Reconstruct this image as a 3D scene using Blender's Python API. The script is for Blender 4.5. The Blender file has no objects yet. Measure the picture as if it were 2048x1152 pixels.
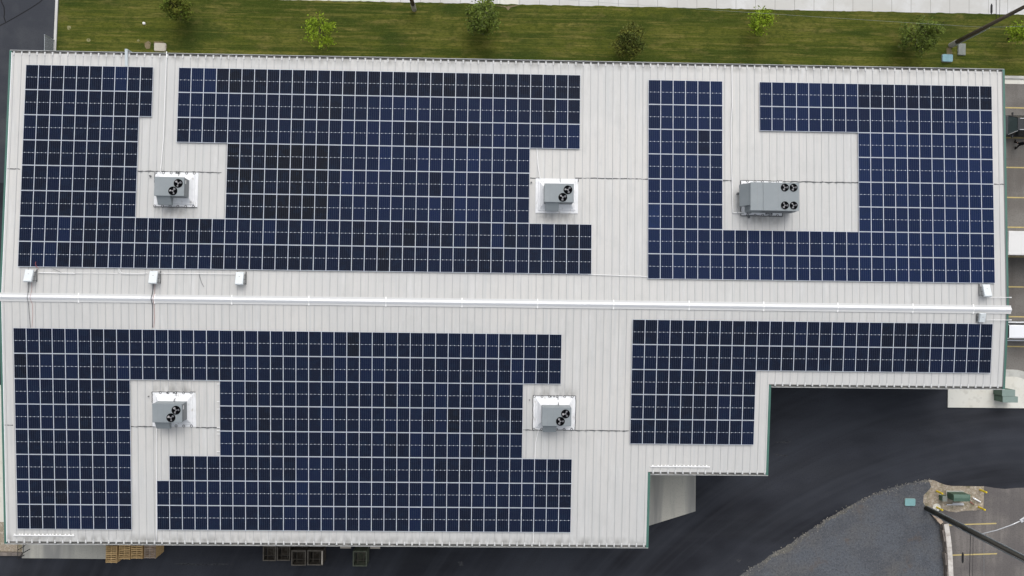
import bpy, bmesh, math, random
from mathutils import Vector, Matrix, Euler
random.seed(7)
R = math.radians
SC = bpy.context.scene
COL = SC.collection

# ------------------------------------------------------------------ camera
CAM = Vector((0.0, 1.5616, 80.5825)); CROT = Euler((-0.005008, -0.023611, 0.013246), 'XYZ'); F = 1774.0
cd = bpy.data.cameras.new('camera'); cam = bpy.data.objects.new('camera', cd); COL.objects.link(cam)
cam.location = CAM; cam.rotation_euler = CROT
cd.sensor_width = 36.0; cd.lens = F * 36.0 / 2048.0; cd.clip_start = 1.0; cd.clip_end = 6000.0
SC.camera = cam
# ------------------------------------------------------------------ sky, sun, exposure (thin overcast)
SUN = Vector((0.10, 0.60, 0.80)).normalized()
w = bpy.data.worlds.new('World'); SC.world = w; w.use_nodes = True
nt = w.node_tree; bg = nt.nodes['Background']
sk = nt.nodes.new('ShaderNodeTexSky'); sk.sky_type = 'NISHITA'; sk.sun_disc = False
sk.sun_elevation = math.asin(SUN.z); sk.sun_rotation = math.atan2(SUN.x, SUN.y)
sk.air_density = 1.0; sk.dust_density = 4.0; sk.ozone_density = 1.0
hs = nt.nodes.new('ShaderNodeHueSaturation'); hs.inputs['Saturation'].default_value = 0.30
nt.links.new(sk.outputs[0], hs.inputs['Color']); nt.links.new(hs.outputs[0], bg.inputs['Color'])
bg.inputs['Strength'].default_value = 0.15
sl = bpy.data.lights.new('sun', 'SUN'); sl.energy = 0.80; sl.angle = R(65); sl.color = (1.0, 0.98, 0.955)
so = bpy.data.objects.new('sun', sl); COL.objects.link(so); so.location = (0, 0, 120)
so.rotation_euler = SUN.to_track_quat('Z', 'Y').to_euler()
SC.view_settings.view_transform = 'Standard'; SC.view_settings.look = 'None'
SC.view_settings.gamma = 1.0; SC.view_settings.exposure = 0.22

# ------------------------------------------------------------------ helpers
ROTM = CROT.to_matrix()
ZR, SLOPE = 9.6, 0.05774            # ridge height and fall of the roof per metre
def at(u, v, z=0.0):               # point of the place at height z seen at (u, v) in the 2048 px photograph
    d = ROTM @ Vector(((u - 1024) / F, (576 - v) / F, -1.0))
    return CAM + d * ((z - CAM.z) / d.z)
def rz(y): return ZR - abs(y) * SLOPE
def onroof(u, v, h=0.0):
    z = ZR
    for _ in range(12):
        p = at(u, v, z); z = rz(p.y) + h
    return p
def project(p):
    d = ROTM.transposed() @ (Vector(p) - CAM)
    return (1024 + F * d.x / -d.z, 576 - F * d.y / -d.z)

class MB:
    """collects faces, builds ONE mesh object"""
    def __init__(s): s.v = []; s.f = []; s.m = []; s.uv = []
    def face(s, pts, m=0, uv=None):
        i = len(s.v); s.v += [tuple(p) for p in pts]; s.f.append(tuple(range(i, i + len(pts)))); s.m.append(m)
        s.uv.append(uv or [(0, 0)] * len(pts))
    def hexa(s, b, t, m=0):        # four bottom and four top corners, both counter-clockwise from above
        s.face(b[::-1], m); s.face(t, m)
        n = len(b)
        for i in range(n):
            j = (i + 1) % n; s.face([b[i], b[j], t[j], t[i]], m)
    def box(s, c, d, m=0, rot=None):
        hx, hy, hz = d[0] / 2, d[1] / 2, d[2] / 2
        q = [(-hx, -hy), (hx, -hy), (hx, hy), (-hx, hy)]
        T = (lambda p: Vector(c) + (rot @ Vector(p) if rot else Vector(p)))
        s.hexa([T((x, y, -hz)) for x, y in q], [T((x, y, hz)) for x, y in q], m)
    def prism(s, poly, z0, z1, m=0):
        s.hexa([(p[0], p[1], z0) for p in poly], [(p[0], p[1], z1) for p in poly], m)
    def sheet(s, poly, z, m=0): s.face([(p[0], p[1], z) for p in poly], m)
    def tube(s, pts, r, n=8, m=0, r2=None):
        pts = [Vector(p) for p in pts]; rings = []
        for i, p in enumerate(pts):
            d = (pts[min(i + 1, len(pts) - 1)] - pts[max(i - 1, 0)]).normalized()
            a = d.cross(Vector((0, 0, 1)) if abs(d.z) < 0.9 else Vector((1, 0, 0))).normalized(); b = d.cross(a)
            k = r if r2 is None else r + (r2 - r) * i / (len(pts) - 1)
            rings.append([p + k * (a * math.cos(2 * math.pi * j / n) + b * math.sin(2 * math.pi * j / n)) for j in range(n)])
        for A, B in zip(rings, rings[1:]):
            for j in range(n): s.face([A[j], A[(j + 1) % n], B[(j + 1) % n], B[j]], m)
        s.face(rings[0][::-1], m); s.face(rings[-1], m)
    def ring(s, c, r, t, n=16, m=0, h=0.03):
        s.tube([Vector(c) + Vector((r * math.cos(2 * math.pi * k / n), r * math.sin(2 * math.pi * k / n), 0)) for k in range(n + 1)], t, 5, m)
    def build(s, name, mats, parent=None, smooth=False, bevel=0.0, weld=True):
        me = bpy.data.meshes.new(name); me.from_pydata(s.v, [], s.f); me.update()
        for mm in (mats if isinstance(mats, (list, tuple)) else [mats]): me.materials.append(mm)
        for p, k in zip(me.polygons, s.m): p.material_index = k
        if any(any(q != (0, 0) for q in u) for u in s.uv):
            L = me.uv_layers.new(name='uv'); i = 0
            for u in s.uv:
                for q in u: L.data[i].uv = q; i += 1
        if weld:
            bm = bmesh.new(); bm.from_mesh(me); bmesh.ops.remove_doubles(bm, verts=bm.verts, dist=1e-5)
            bmesh.ops.recalc_face_normals(bm, faces=bm.faces); bm.to_mesh(me); bm.free()
        if smooth:
            for p in me.polygons: p.use_smooth = True
        o = bpy.data.objects.new(name, me); COL.objects.link(o); o.parent = parent
        if bevel:
            b = o.modifiers.new('bevel', 'BEVEL'); b.width = bevel; b.segments = 2; b.limit_method = 'ANGLE'
        return o
def tag(o, label=None, cat=None, group=None, kind=None):
    if label: o['label'] = label
    if cat: o['category'] = cat
    if group: o['group'] = group
    if kind: o['kind'] = kind
    return o
def thing(name, label, cat, loc=(0, 0, 0), rot=(0, 0, 0), group=None):
    o = bpy.data.objects.new(name, None); COL.objects.link(o); o.location = loc; o.rotation_euler = rot
    o.empty_display_size = 0.3
    return tag(o, label, cat, group)
KIDS = {}
def kids(o): return [c for c in COL.objects if c.parent == o]
def dup(root, loc, rot=None, label=None):
    r = root.copy(); COL.objects.link(r); r.location = loc
    if rot is not None: r.rotation_euler = rot
    if label: r['label'] = label
    for ch in kids(root):
        c = ch.copy(); COL.objects.link(c); c.parent = r
        for g in kids(ch):
            d = g.copy(); COL.objects.link(d); d.parent = c
    return r

# ------------------------------------------------------------------ materials
def mat(name, col, rough=0.7, spec=0.3, metal=0.0, layers=(), bump=None, stripes=None, island=0.0, coord='pos', trans=0):
    """layers: (scale xyz, colour, low, high, detail, strength) blotches over the base colour, world or object space"""
    m = bpy.data.materials.new(name); m.use_nodes = True; t = m.node_tree; N = t.nodes; L = t.links
    b = N['Principled BSDF']; b.inputs['Roughness'].default_value = rough
    b.inputs['Specular IOR Level'].default_value = spec; b.inputs['Metallic'].default_value = metal
    if coord == 'pos': src = N.new('ShaderNodeNewGeometry').outputs['Position']
    else: src = N.new('ShaderNodeTexCoord').outputs['Object']
    cur = N.new('ShaderNodeRGB'); cur.outputs[0].default_value = (*col, 1); cur = cur.outputs[0]
    def noise(sc, det, rg=0.6):
        mp = N.new('ShaderNodeMapping'); L.new(src, mp.inputs[0])
        mp.inputs['Scale'].default_value = sc if isinstance(sc, (tuple, list)) else (sc, sc, sc)
        n = N.new('ShaderNodeTexNoise'); n.inputs['Scale'].default_value = 1.0; n.inputs['Detail'].default_value = det
        n.inputs['Roughness'].default_value = rg; L.new(mp.outputs[0], n.inputs['Vector']); return n.outputs['Fac']
    for sc, c2, lo, hi, det, st in layers:
        mr = N.new('ShaderNodeMapRange'); L.new(noise(sc, det), mr.inputs[0])
        mr.inputs[1].default_value = lo; mr.inputs[2].default_value = hi; mr.inputs[3].default_value = 0; mr.inputs[4].default_value = st
        mx = N.new('ShaderNodeMix'); mx.data_type = 'RGBA'; L.new(mr.outputs[0], mx.inputs[0])
        L.new(cur, mx.inputs[6]); mx.inputs[7].default_value = (*c2, 1); cur = mx.outputs[2]
    if island:
        g = N.new('ShaderNodeNewGeometry'); hsv = N.new('ShaderNodeHueSaturation')
        mr = N.new('ShaderNodeMapRange'); L.new(g.outputs['Random Per Island'], mr.inputs[0])
        mr.inputs[3].default_value = 1 - island; mr.inputs[4].default_value = 1 + island
        L.new(mr.outputs[0], hsv.inputs['Value']); L.new(cur, hsv.inputs['Color']); cur = hsv.outputs[0]
    L.new(cur, b.inputs['Base Color'])
    if bump:
        bp = N.new('ShaderNodeBump'); bp.inputs['Strength'].default_value = bump[1]; bp.inputs['Distance'].default_value = bump[2]
        L.new(noise(bump[0], 5), bp.inputs['Height']); L.new(bp.outputs[0], b.inputs['Normal'])
    return m

M = {}
M['roof'] = mat('roof_white_metal', (0.530, 0.527, 0.512), 0.5, 0.3, layers=[
    ((0.05, 0.04, 1), (0.585, 0.572, 0.545), 0.42, 0.60, 3, 0.8), ((5.0, 0.16, 1), (0.46, 0.475, 0.475), 0.47, 0.68, 4, 0.5),
    ((0.9, 0.5, 1), (0.475, 0.475, 0.46), 0.52, 0.70, 5, 0.5), ((1.6, 0.25, 1), (0.62, 0.62, 0.61), 0.56, 0.72, 4, 0.5), ((11, 11, 4), (0.43, 0.43, 0.42), 0.54, 0.75, 4, 0.3)])
M['seam'] = mat('shaded_seam_metal', (0.455, 0.46, 0.46), 0.5, 0.3, layers=[((2, 0.3, 1), (0.39, 0.395, 0.39), 0.42, 0.6, 4, 0.7)])  # shade lines along the ribs painted into the colour, with collected dirt
M['closure'] = mat('seam_closure_metal', (0.58, 0.585, 0.58), 0.5, 0.3)
M['white_metal'] = mat('white_painted_metal', (0.80, 0.81, 0.82), 0.45, 0.35, layers=[((1.5, 1.5, 1.5), (0.68, 0.69, 0.70), 0.5, 0.8, 5, 0.6)])
M['ridge'] = mat('ridge_white_metal', (0.71, 0.72, 0.73), 0.45, 0.35, layers=[((0.4, 3, 3), (0.74, 0.75, 0.76), 0.5, 0.7, 4, 0.6)])
M['curb'] = mat('white_curb_metal', (0.76, 0.77, 0.78), 0.5, 0.3, layers=[((2.2, 2.2, 2), (0.60, 0.61, 0.62), 0.52, 0.75, 6, 0.6), ((7, 2, 2), (0.45, 0.42, 0.38), 0.58, 0.70, 6, 0.7)])
M['green'] = mat('green_trim', (0.055, 0.145, 0.115), 0.45, 0.4, layers=[((0.8, 0.8, 1), (0.075, 0.17, 0.14), 0.4, 0.7, 4, 0.8)])
M['wall'] = mat('wall_panel', (0.50, 0.48, 0.42), 0.6, 0.3, layers=[((0.5, 0.5, 0.1), (0.42, 0.41, 0.37), 0.4, 0.7, 4, 0.6)])
M['gutter'] = mat('gutter_metal', (0.42, 0.43, 0.43), 0.5, 0.4, layers=[((1, 1, 1), (0.28, 0.28, 0.27), 0.4, 0.7, 5, 0.8)])
M['gutter_floor'] = mat('gutter_inside', (0.13, 0.13, 0.125), 0.9, 0.1, layers=[((1.2, 1.2, 1), (0.30, 0.29, 0.27), 0.5, 0.66, 6, 0.9)])  # darker blotched tone for the floor of the gutter trough
M['bead'] = mat('dark_sealant', (0.10, 0.105, 0.11), 0.7, 0.2, layers=[((3, 3, 3), (0.26, 0.26, 0.25), 0.5, 0.65, 4, 0.8)])
M['frame'] = mat('panel_frame', (0.53, 0.57, 0.645), 0.4, 0.4)
M['hvac'] = mat('unit_grey', (0.235, 0.262, 0.275), 0.5, 0.35, layers=[((0.8, 0.8, 0.8), (0.27, 0.295, 0.305), 0.4, 0.7, 5, 0.8), ((6, 6, 1), (0.20, 0.22, 0.23), 0.6, 0.8, 5, 0.5)], coord='obj')
M['hvac_dark'] = mat('unit_coil_grey', (0.20, 0.212, 0.22), 0.6, 0.3, layers=[((0.1, 0.1, 30), (0.26, 0.272, 0.28), 0.45, 0.55, 1, 1.0)], coord='obj')
M['black'] = mat('near_black', (0.004, 0.004, 0.005), 0.9, 0.02)
M['blade'] = mat('fan_blade', (0.19, 0.19, 0.20), 0.4, 0.5)
M['box'] = mat('inverter_white', (0.66, 0.70, 0.71), 0.45, 0.35, layers=[((3, 3, 3), (0.60, 0.64, 0.66), 0.4, 0.7, 3, 0.7)])
M['trough'] = mat('trough_metal', (0.47, 0.52, 0.54), 0.5, 0.35)
M['rack'] = mat('rack_dark_metal', (0.13, 0.135, 0.14), 0.5, 0.5)
M['pvc'] = mat('white_pvc', (0.84, 0.84, 0.83), 0.45, 0.35)
M['cable'] = mat('black_cable', (0.02, 0.02, 0.022), 0.6, 0.3)
M['grey_cable'] = mat('grey_cable', (0.10, 0.10, 0.11), 0.6, 0.3)
M['red'] = mat('red_cable', (0.36, 0.10, 0.09), 0.6, 0.3)
M['steel'] = mat('galvanised_steel', (0.33, 0.36, 0.38), 0.4, 0.5, metal=0.3)
# ground
M['soil'] = mat('far_ground', (0.10, 0.095, 0.06), 0.95, 0.1, layers=[((0.02, 0.02, 1), (0.05, 0.07, 0.025), 0.42, 0.6, 6, 1.0)])
M['asphalt'] = mat('new_asphalt', (0.0155, 0.0172, 0.0230), 0.85, 0.2, layers=[
    ((0.045, 0.08, 1), (0.042, 0.046, 0.057), 0.42, 0.58, 4, 0.9), ((0.07, 0.35, 1), (0.034, 0.037, 0.044), 0.46, 0.66, 5, 0.5), ((0.05, 0.25, 1), (0.014, 0.015, 0.018), 0.50, 0.70, 5, 0.5),
    ((9, 9, 1), (0.013, 0.013, 0.016), 0.5, 0.75, 5, 0.55), ((30, 30, 1), (0.075, 0.077, 0.082), 0.68, 0.8, 3, 0.35),
    ((0.9, 1.6, 1), (0.10, 0.10, 0.105), 0.72, 0.82, 7, 0.5)], bump=((40, 40, 1), 0.4, 0.01))
M['asphalt_blue'] = mat('blue_grey_asphalt', (0.040, 0.044, 0.054), 0.85, 0.25, layers=[
    ((0.25, 0.25, 1), (0.062, 0.066, 0.074), 0.45, 0.65, 5, 0.9), ((9, 9, 1), (0.028, 0.030, 0.036), 0.5, 0.75, 5, 0.6)], bump=((40, 40, 1), 0.4, 0.01))
M['lot'] = mat('worn_asphalt', (0.148, 0.137, 0.125), 0.9, 0.2, layers=[
    ((0.12, 0.30, 1), (0.20, 0.19, 0.175), 0.44, 0.60, 4, 0.9), ((0.6, 0.10, 1), (0.12, 0.108, 0.098), 0.50, 0.64, 5, 0.7),
    ((8, 8, 1), (0.10, 0.094, 0.088), 0.5, 0.66, 5, 0.5), ((14, 14, 1), (0.28, 0.27, 0.255), 0.60, 0.74, 3, 0.4)], bump=((30, 30, 1), 0.3, 0.01))
M['lot_brown'] = mat('brown_worn_asphalt', (0.150, 0.137, 0.129), 0.9, 0.2, layers=[
    ((1.1, 0.06, 1), (0.20, 0.183, 0.17), 0.46, 0.60, 4, 0.9), ((0.2, 0.2, 1), (0.115, 0.106, 0.104), 0.46, 0.60, 5, 0.8),
    ((8, 8, 1), (0.075, 0.07, 0.066), 0.5, 0.66, 5, 0.5), ((14, 14, 1), (0.22, 0.21, 0.20), 0.60, 0.74, 3, 0.4)], bump=((30, 30, 1), 0.3, 0.01))
M['concrete'] = mat('pale_concrete', (0.53, 0.525, 0.50), 0.85, 0.2, layers=[
    ((0.25, 0.25, 1), (0.62, 0.625, 0.62), 0.45, 0.66, 4, 0.9), ((1.5, 1.5, 1), (0.50, 0.49, 0.46), 0.5, 0.75, 6, 0.7), ((12, 12, 1), (0.49, 0.485, 0.465), 0.5, 0.8, 4, 0.4)])
M['pad'] = mat('stained_concrete', (0.46, 0.447, 0.395), 0.85, 0.2, layers=[
    ((0.45, 0.03, 1), (0.22, 0.222, 0.215), 0.46, 0.60, 3, 0.85), ((2.5, 0.3, 1), (0.36, 0.355, 0.32), 0.52, 0.68, 5, 0.6), ((8, 8, 1), (0.30, 0.295, 0.27), 0.5, 0.7, 4, 0.5)])
M['pad_light'] = mat('cream_concrete', (0.64, 0.625, 0.56), 0.85, 0.2, layers=[
    ((0.4, 0.4, 1), (0.66, 0.655, 0.60), 0.46, 0.58, 5, 0.9), ((1.5, 1.5, 1), (0.50, 0.485, 0.43), 0.54, 0.66, 6, 0.6)])
M['kerb'] = mat('kerb_concrete', (0.50, 0.50, 0.465), 0.85, 0.2, layers=[((1, 1, 1), (0.40, 0.40, 0.37), 0.48, 0.6, 5, 0.8)])
M['lawn'] = mat('mown_lawn', (0.086, 0.098, 0.0150), 0.95, 0.1, layers=[
    ((0.025, 1.1, 1), (0.034, 0.054, 0.008), 0.46, 0.56, 3, 0.85), ((0.10, 0.28, 1), (0.118, 0.122, 0.024), 0.50, 0.64, 5, 0.8),
    ((0.22, 2.6, 1), (0.175, 0.155, 0.042), 0.52, 0.64, 5, 0.8), ((0.16, 0.35, 1), (0.030, 0.050, 0.009), 0.52, 0.63, 5, 0.85), ((0.12, 6.0, 1), (0.045, 0.066, 0.010), 0.50, 0.62, 3, 0.6), ((0.10, 5.0, 1), (0.145, 0.14, 0.034), 0.54, 0.68, 3, 0.6), ((0.5, 0.9, 1), (0.13, 0.115, 0.035), 0.56, 0.68, 5, 0.6),
    ((0.9, 1.4, 1), (0.045, 0.062, 0.010), 0.52, 0.64, 6, 0.7), ((3, 7, 1), (0.034, 0.044, 0.007), 0.48, 0.66, 6, 0.6), ((7, 12, 1), (0.15, 0.15, 0.045), 0.56, 0.72, 4, 0.5)], bump=((14, 14, 1), 1.0, 0.05))
M['dirt'] = mat('bare_dirt', (0.20, 0.16, 0.10), 0.95, 0.1, layers=[((3, 3, 1), (0.10, 0.09, 0.04), 0.45, 0.62, 6, 0.9)])
M['straw'] = mat('pale_dry_grass', (0.26, 0.25, 0.13), 0.95, 0.1, layers=[((4, 4, 1), (0.10, 0.10, 0.03), 0.45, 0.62, 6, 0.8)])
M['gravel'] = mat('dark_gravel', (0.104, 0.114, 0.130), 0.95, 0.15, layers=[
    ((0.20, 0.20, 1), (0.118, 0.115, 0.112), 0.46, 0.62, 5, 0.8), ((0.35, 0.5, 1), (0.082, 0.088, 0.100), 0.50, 0.60, 4, 0.7), ((5, 5, 1), (0.062, 0.065, 0.072), 0.48, 0.64, 6, 0.7),
    ((9, 9, 1), (0.19, 0.19, 0.195), 0.54, 0.70, 4, 0.7), ((0.45, 0.45, 1), (0.125, 0.095, 0.072), 0.60, 0.70, 6, 0.5), ((14, 14, 1), (0.04, 0.04, 0.042), 0.54, 0.70, 3, 0.6)], bump=((12, 12, 1), 0.5, 0.04))
M['rubble'] = mat('pale_rubble', (0.135, 0.130, 0.118), 0.95, 0.15, layers=[
    ((3, 3, 1), (0.26, 0.245, 0.205), 0.52, 0.62, 6, 0.9), ((0.35, 0.35, 1), (0.095, 0.098, 0.105), 0.44, 0.54, 6, 0.95), ((9, 9, 1), (0.05, 0.05, 0.045), 0.52, 0.66, 4, 0.7)], bump=((9, 9, 1), 0.6, 0.05))
M['stone'] = mat('loose_stone', (0.20, 0.19, 0.17), 0.95, 0.15, island=0.6)
M['stain'] = mat('chalky_stain', (0.058, 0.060, 0.066), 0.9, 0.15, layers=[((4, 8, 1), (0.022, 0.024, 0.028), 0.44, 0.60, 6, 0.95)])
M['tan_gravel'] = mat('tan_gravel', (0.36, 0.305, 0.235), 0.95, 0.15, layers=[
    ((4, 4, 1), (0.52, 0.47, 0.39), 0.50, 0.66, 6, 0.9), ((0.8, 0.8, 1), (0.17, 0.155, 0.08), 0.54, 0.66, 6, 0.8), ((12, 12, 1), (0.08, 0.07, 0.055), 0.5, 0.72, 4, 0.7)], bump=((9, 9, 1), 1.0, 0.1))
M['yellow_line'] = mat('yellow_marking', (0.50, 0.40, 0.17), 0.8, 0.2, layers=[((3, 3, 1), (0.34, 0.29, 0.16), 0.5, 0.7, 6, 0.7)])
M['joint'] = mat('slab_joint', (0.30, 0.295, 0.28), 0.9, 0.1)
M['crack'] = mat('crack_filler', (0.010, 0.010, 0.012), 0.7, 0.2)
M['block'] = mat('block_stone', (0.20, 0.175, 0.155), 0.9, 0.15, layers=[((2, 2, 2), (0.13, 0.115, 0.105), 0.45, 0.65, 6, 0.9)], island=0.25)
M['cap'] = mat('cap_stone', (0.60, 0.57, 0.53), 0.9, 0.15, layers=[((2, 2, 2), (0.42, 0.38, 0.34), 0.45, 0.65, 6, 0.8)], island=0.08)
M['teal'] = mat('teal_lid', (0.19, 0.36, 0.365), 0.6, 0.3, layers=[((5, 5, 5), (0.22, 0.40, 0.405), 0.4, 0.7, 5, 0.8)])
M['blue_lid'] = mat('pale_blue_lid', (0.25, 0.42, 0.48), 0.6, 0.3, layers=[((6, 6, 6), (0.20, 0.37, 0.42), 0.4, 0.7, 5, 0.8)])
M['vault'] = mat('grey_vault_lid', (0.19, 0.21, 0.19), 0.8, 0.2, layers=[((3, 3, 3), (0.26, 0.27, 0.25), 0.4, 0.7, 5, 0.8)])
M['cream_lid'] = mat('cream_lid', (0.48, 0.45, 0.38), 0.6, 0.3, layers=[((3, 3, 3), (0.41, 0.38, 0.32), 0.4, 0.7, 5, 0.8)])
M['wood_pole'] = mat('weathered_pole', (0.105, 0.085, 0.062), 0.9, 0.15, layers=[((9, 9, 0.3), (0.045, 0.036, 0.028), 0.42, 0.62, 5, 0.9), ((1, 1, 0.4), (0.15, 0.135, 0.11), 0.52, 0.7, 4, 0.7)])
M['dark_pole'] = mat('dark_pole', (0.060, 0.058, 0.050), 0.85, 0.2, layers=[((9, 9, 0.3), (0.03, 0.028, 0.024), 0.42, 0.62, 5, 0.9), ((1, 1, 0.4), (0.10, 0.10, 0.09), 0.52, 0.7, 4, 0.7)])
M['guard'] = mat('pole_guard', (0.36, 0.35, 0.33), 0.6, 0.3, layers=[((2, 2, 2), (0.25, 0.24, 0.22), 0.45, 0.65, 5, 0.8)])
M['tgreen'] = mat('transformer_green', (0.055, 0.11, 0.075), 0.5, 0.4, layers=[((2, 2, 2), (0.075, 0.13, 0.095), 0.4, 0.7, 4, 0.8)])
M['lid_green'] = mat('lid_green', (0.075, 0.135, 0.10), 0.5, 0.4, layers=[((2, 2, 2), (0.095, 0.16, 0.12), 0.4, 0.7, 4, 0.8)])
M['cabinet'] = mat('cabinet_green', (0.20, 0.265, 0.24), 0.55, 0.35, layers=[((2, 2, 2), (0.225, 0.29, 0.265), 0.4, 0.7, 4, 0.8)])
M['yellow'] = mat('bollard_yellow', (0.80, 0.60, 0.02), 0.5, 0.4, layers=[((3, 3, 3), (0.48, 0.33, 0.02), 0.5, 0.7, 5, 0.7)])
M['pallet'] = mat('pallet_wood', (0.62, 0.43, 0.21), 0.85, 0.15, layers=[((2.5, 6, 3), (0.43, 0.29, 0.135), 0.45, 0.65, 5, 0.9)], island=0.22)
M['pallet_grey'] = mat('greyed_pallet_wood', (0.42, 0.335, 0.265), 0.85, 0.15, layers=[((2.5, 6, 3), (0.22, 0.175, 0.14), 0.45, 0.65, 5, 0.9)], island=0.2)
M['crate'] = mat('rusty_crate', (0.055, 0.047, 0.038), 0.85, 0.2, layers=[((3, 3, 3), (0.13, 0.115, 0.095), 0.5, 0.68, 5, 0.9)], island=0.3)
M['crate_green'] = mat('olive_crate', (0.105, 0.115, 0.085), 0.85, 0.2, layers=[((3, 3, 3), (0.06, 0.075, 0.055), 0.45, 0.65, 5, 0.9)], island=0.25)
M['crate_rim'] = mat('worn_rim', (0.13, 0.118, 0.10), 0.85, 0.2, layers=[((3, 3, 3), (0.08, 0.07, 0.055), 0.45, 0.65, 5, 0.9)])
M['board'] = mat('pale_board', (0.46, 0.42, 0.36), 0.85, 0.15)
M['bark'] = mat('bark', (0.085, 0.065, 0.048), 0.9, 0.1, layers=[((8, 8, 2), (0.05, 0.04, 0.03), 0.45, 0.65, 5, 0.9)])
M['car_black'] = mat('black_car_paint', (0.011, 0.013, 0.017), 0.25, 0.5)
M['car_white'] = mat('white_car_paint', (0.78, 0.80, 0.83), 0.3, 0.5)
M['glass_teal'] = mat('car_glass_teal', (0.030, 0.046, 0.050), 0.15, 0.6, layers=[((1.2, 1.2, 1), (0.085, 0.11, 0.115), 0.45, 0.7, 4, 0.8)])
M['glass_dark'] = mat('car_glass_dark', (0.012, 0.016, 0.018), 0.15, 0.5)
M['tyre'] = mat('tyre_rubber', (0.015, 0.015, 0.015), 0.9, 0.1)
M['rim'] = mat('wheel_rim', (0.40, 0.41, 0.42), 0.35, 0.5, metal=0.6)
M['chrome'] = mat('bright_trim', (0.62, 0.63, 0.65), 0.3, 0.5, metal=0.3)
M['lamp'] = mat('lamp_lens', (0.55, 0.56, 0.56), 0.2, 0.5)
M['trailer'] = mat('trailer_white', (0.72, 0.72, 0.71), 0.5, 0.3, layers=[((0.5, 1.5, 1), (0.60, 0.60, 0.59), 0.5, 0.75, 5, 0.7)])
M['trailer_rail'] = mat('trailer_dark_rail', (0.11, 0.095, 0.065), 0.8, 0.2, layers=[((3, 3, 3), (0.03, 0.028, 0.022), 0.45, 0.6, 5, 0.9)])  # dark brown blotched tone for the rail along the lower side
M['skin'] = mat('skin', (0.42, 0.27, 0.20), 0.6, 0.3)
M['cloth_black'] = mat('black_clothes', (0.010, 0.010, 0.012), 0.9, 0.1)
M['hair'] = mat('dark_hair', (0.018, 0.013, 0.010), 0.7, 0.2)
def add_arcs(m, c):
    t = m.node_tree; N = t.nodes; L = t.links; b = N['Principled BSDF']; old = b.inputs['Base Color'].links[0].from_socket
    g = N.new('ShaderNodeNewGeometry'); v = N.new('ShaderNodeVectorMath'); v.operation = 'DISTANCE'; L.new(g.outputs['Position'], v.inputs[0]); v.inputs[1].default_value = (*c, 0)
    sp = N.new('ShaderNodeSeparateXYZ'); L.new(g.outputs['Position'], sp.inputs[0]); cb = N.new('ShaderNodeCombineXYZ'); L.new(v.outputs['Value'], cb.inputs[0])
    mu = N.new('ShaderNodeMath'); mu.operation = 'MULTIPLY'; L.new(sp.outputs[0], mu.inputs[0]); mu.inputs[1].default_value = 0.05; L.new(mu.outputs[0], cb.inputs[1])
    for sc, col, lo, hi, st in ((0.42, (0.046, 0.052, 0.065), 0.44, 0.68, 0.42), (1.5, (0.046, 0.050, 0.060), 0.48, 0.72, 0.34), (0.9, (0.015, 0.016, 0.020), 0.50, 0.70, 0.35)):
        n = N.new('ShaderNodeTexNoise'); n.inputs['Scale'].default_value = sc; n.inputs['Detail'].default_value = 3; L.new(cb.outputs[0], n.inputs['Vector'])
        mr = N.new('ShaderNodeMapRange'); L.new(n.outputs['Fac'], mr.inputs[0]); mr.inputs[1].default_value = lo; mr.inputs[2].default_value = hi; mr.inputs[4].default_value = st
        mx = N.new('ShaderNodeMix'); mx.data_type = 'RGBA'; L.new(mr.outputs[0], mx.inputs[0]); L.new(old, mx.inputs[6]); mx.inputs[7].default_value = (*col, 1); old = mx.outputs[2]
    L.new(old, b.inputs['Base Color'])
def add_grime(m, spots):
    """dirt washed up against the uphill edge of each rooftop unit: (x, y of the edge, direction)"""
    t = m.node_tree; N = t.nodes; L = t.links; b = N['Principled BSDF']; old = b.inputs['Base Color'].links[0].from_socket
    g = N.new('ShaderNodeNewGeometry'); sp = N.new('ShaderNodeSeparateXYZ'); L.new(g.outputs['Position'], sp.inputs[0])
    def mth(op, *a):
        n = N.new('ShaderNodeMath'); n.operation = op
        for i_, q_ in enumerate(a):
            if isinstance(q_, (int, float)): n.inputs[i_].default_value = q_
            else: L.new(q_, n.inputs[i_])
        return n.outputs[0]
    tot = None
    for x, y, d, hx, hy in spots:
        mx_ = mth('SUBTRACT', 1.0, mth('DIVIDE', mth('ABSOLUTE', mth('SUBTRACT', sp.outputs[0], x)), hx)); my = mth('SUBTRACT', 1.0, mth('DIVIDE', mth('ABSOLUTE', mth('SUBTRACT', sp.outputs[1], y)), hy))
        k = mth('MULTIPLY', mth('MINIMUM', mth('MULTIPLY', mth('MAXIMUM', mx_, 0.0), 2.5), 1.0), mth('MAXIMUM', my, 0.0)); tot = k if tot is None else mth('MAXIMUM', tot, k)
    mp = N.new('ShaderNodeMapping'); L.new(g.outputs['Position'], mp.inputs[0]); mp.inputs['Scale'].default_value = (1.6, .7, 1)
    n = N.new('ShaderNodeTexNoise'); n.inputs['Scale'].default_value = 1.5; n.inputs['Detail'].default_value = 5; L.new(mp.outputs[0], n.inputs['Vector'])
    mr = N.new('ShaderNodeMapRange'); L.new(n.outputs['Fac'], mr.inputs[0]); mr.inputs[1].default_value = .35; mr.inputs[2].default_value = .65
    mx = N.new('ShaderNodeMix'); mx.data_type = 'RGBA'; L.new(mth('MULTIPLY', mth('MULTIPLY', tot, mr.outputs[0]), 0.85), mx.inputs[0]); L.new(old, mx.inputs[6]); mx.inputs[7].default_value = (0.27, 0.265, 0.25, 1); L.new(mx.outputs[2], b.inputs['Base Color'])
_p1, _p2, _p3 = at(1478, 1152), at(1660, 1035), at(1862, 959)
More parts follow.
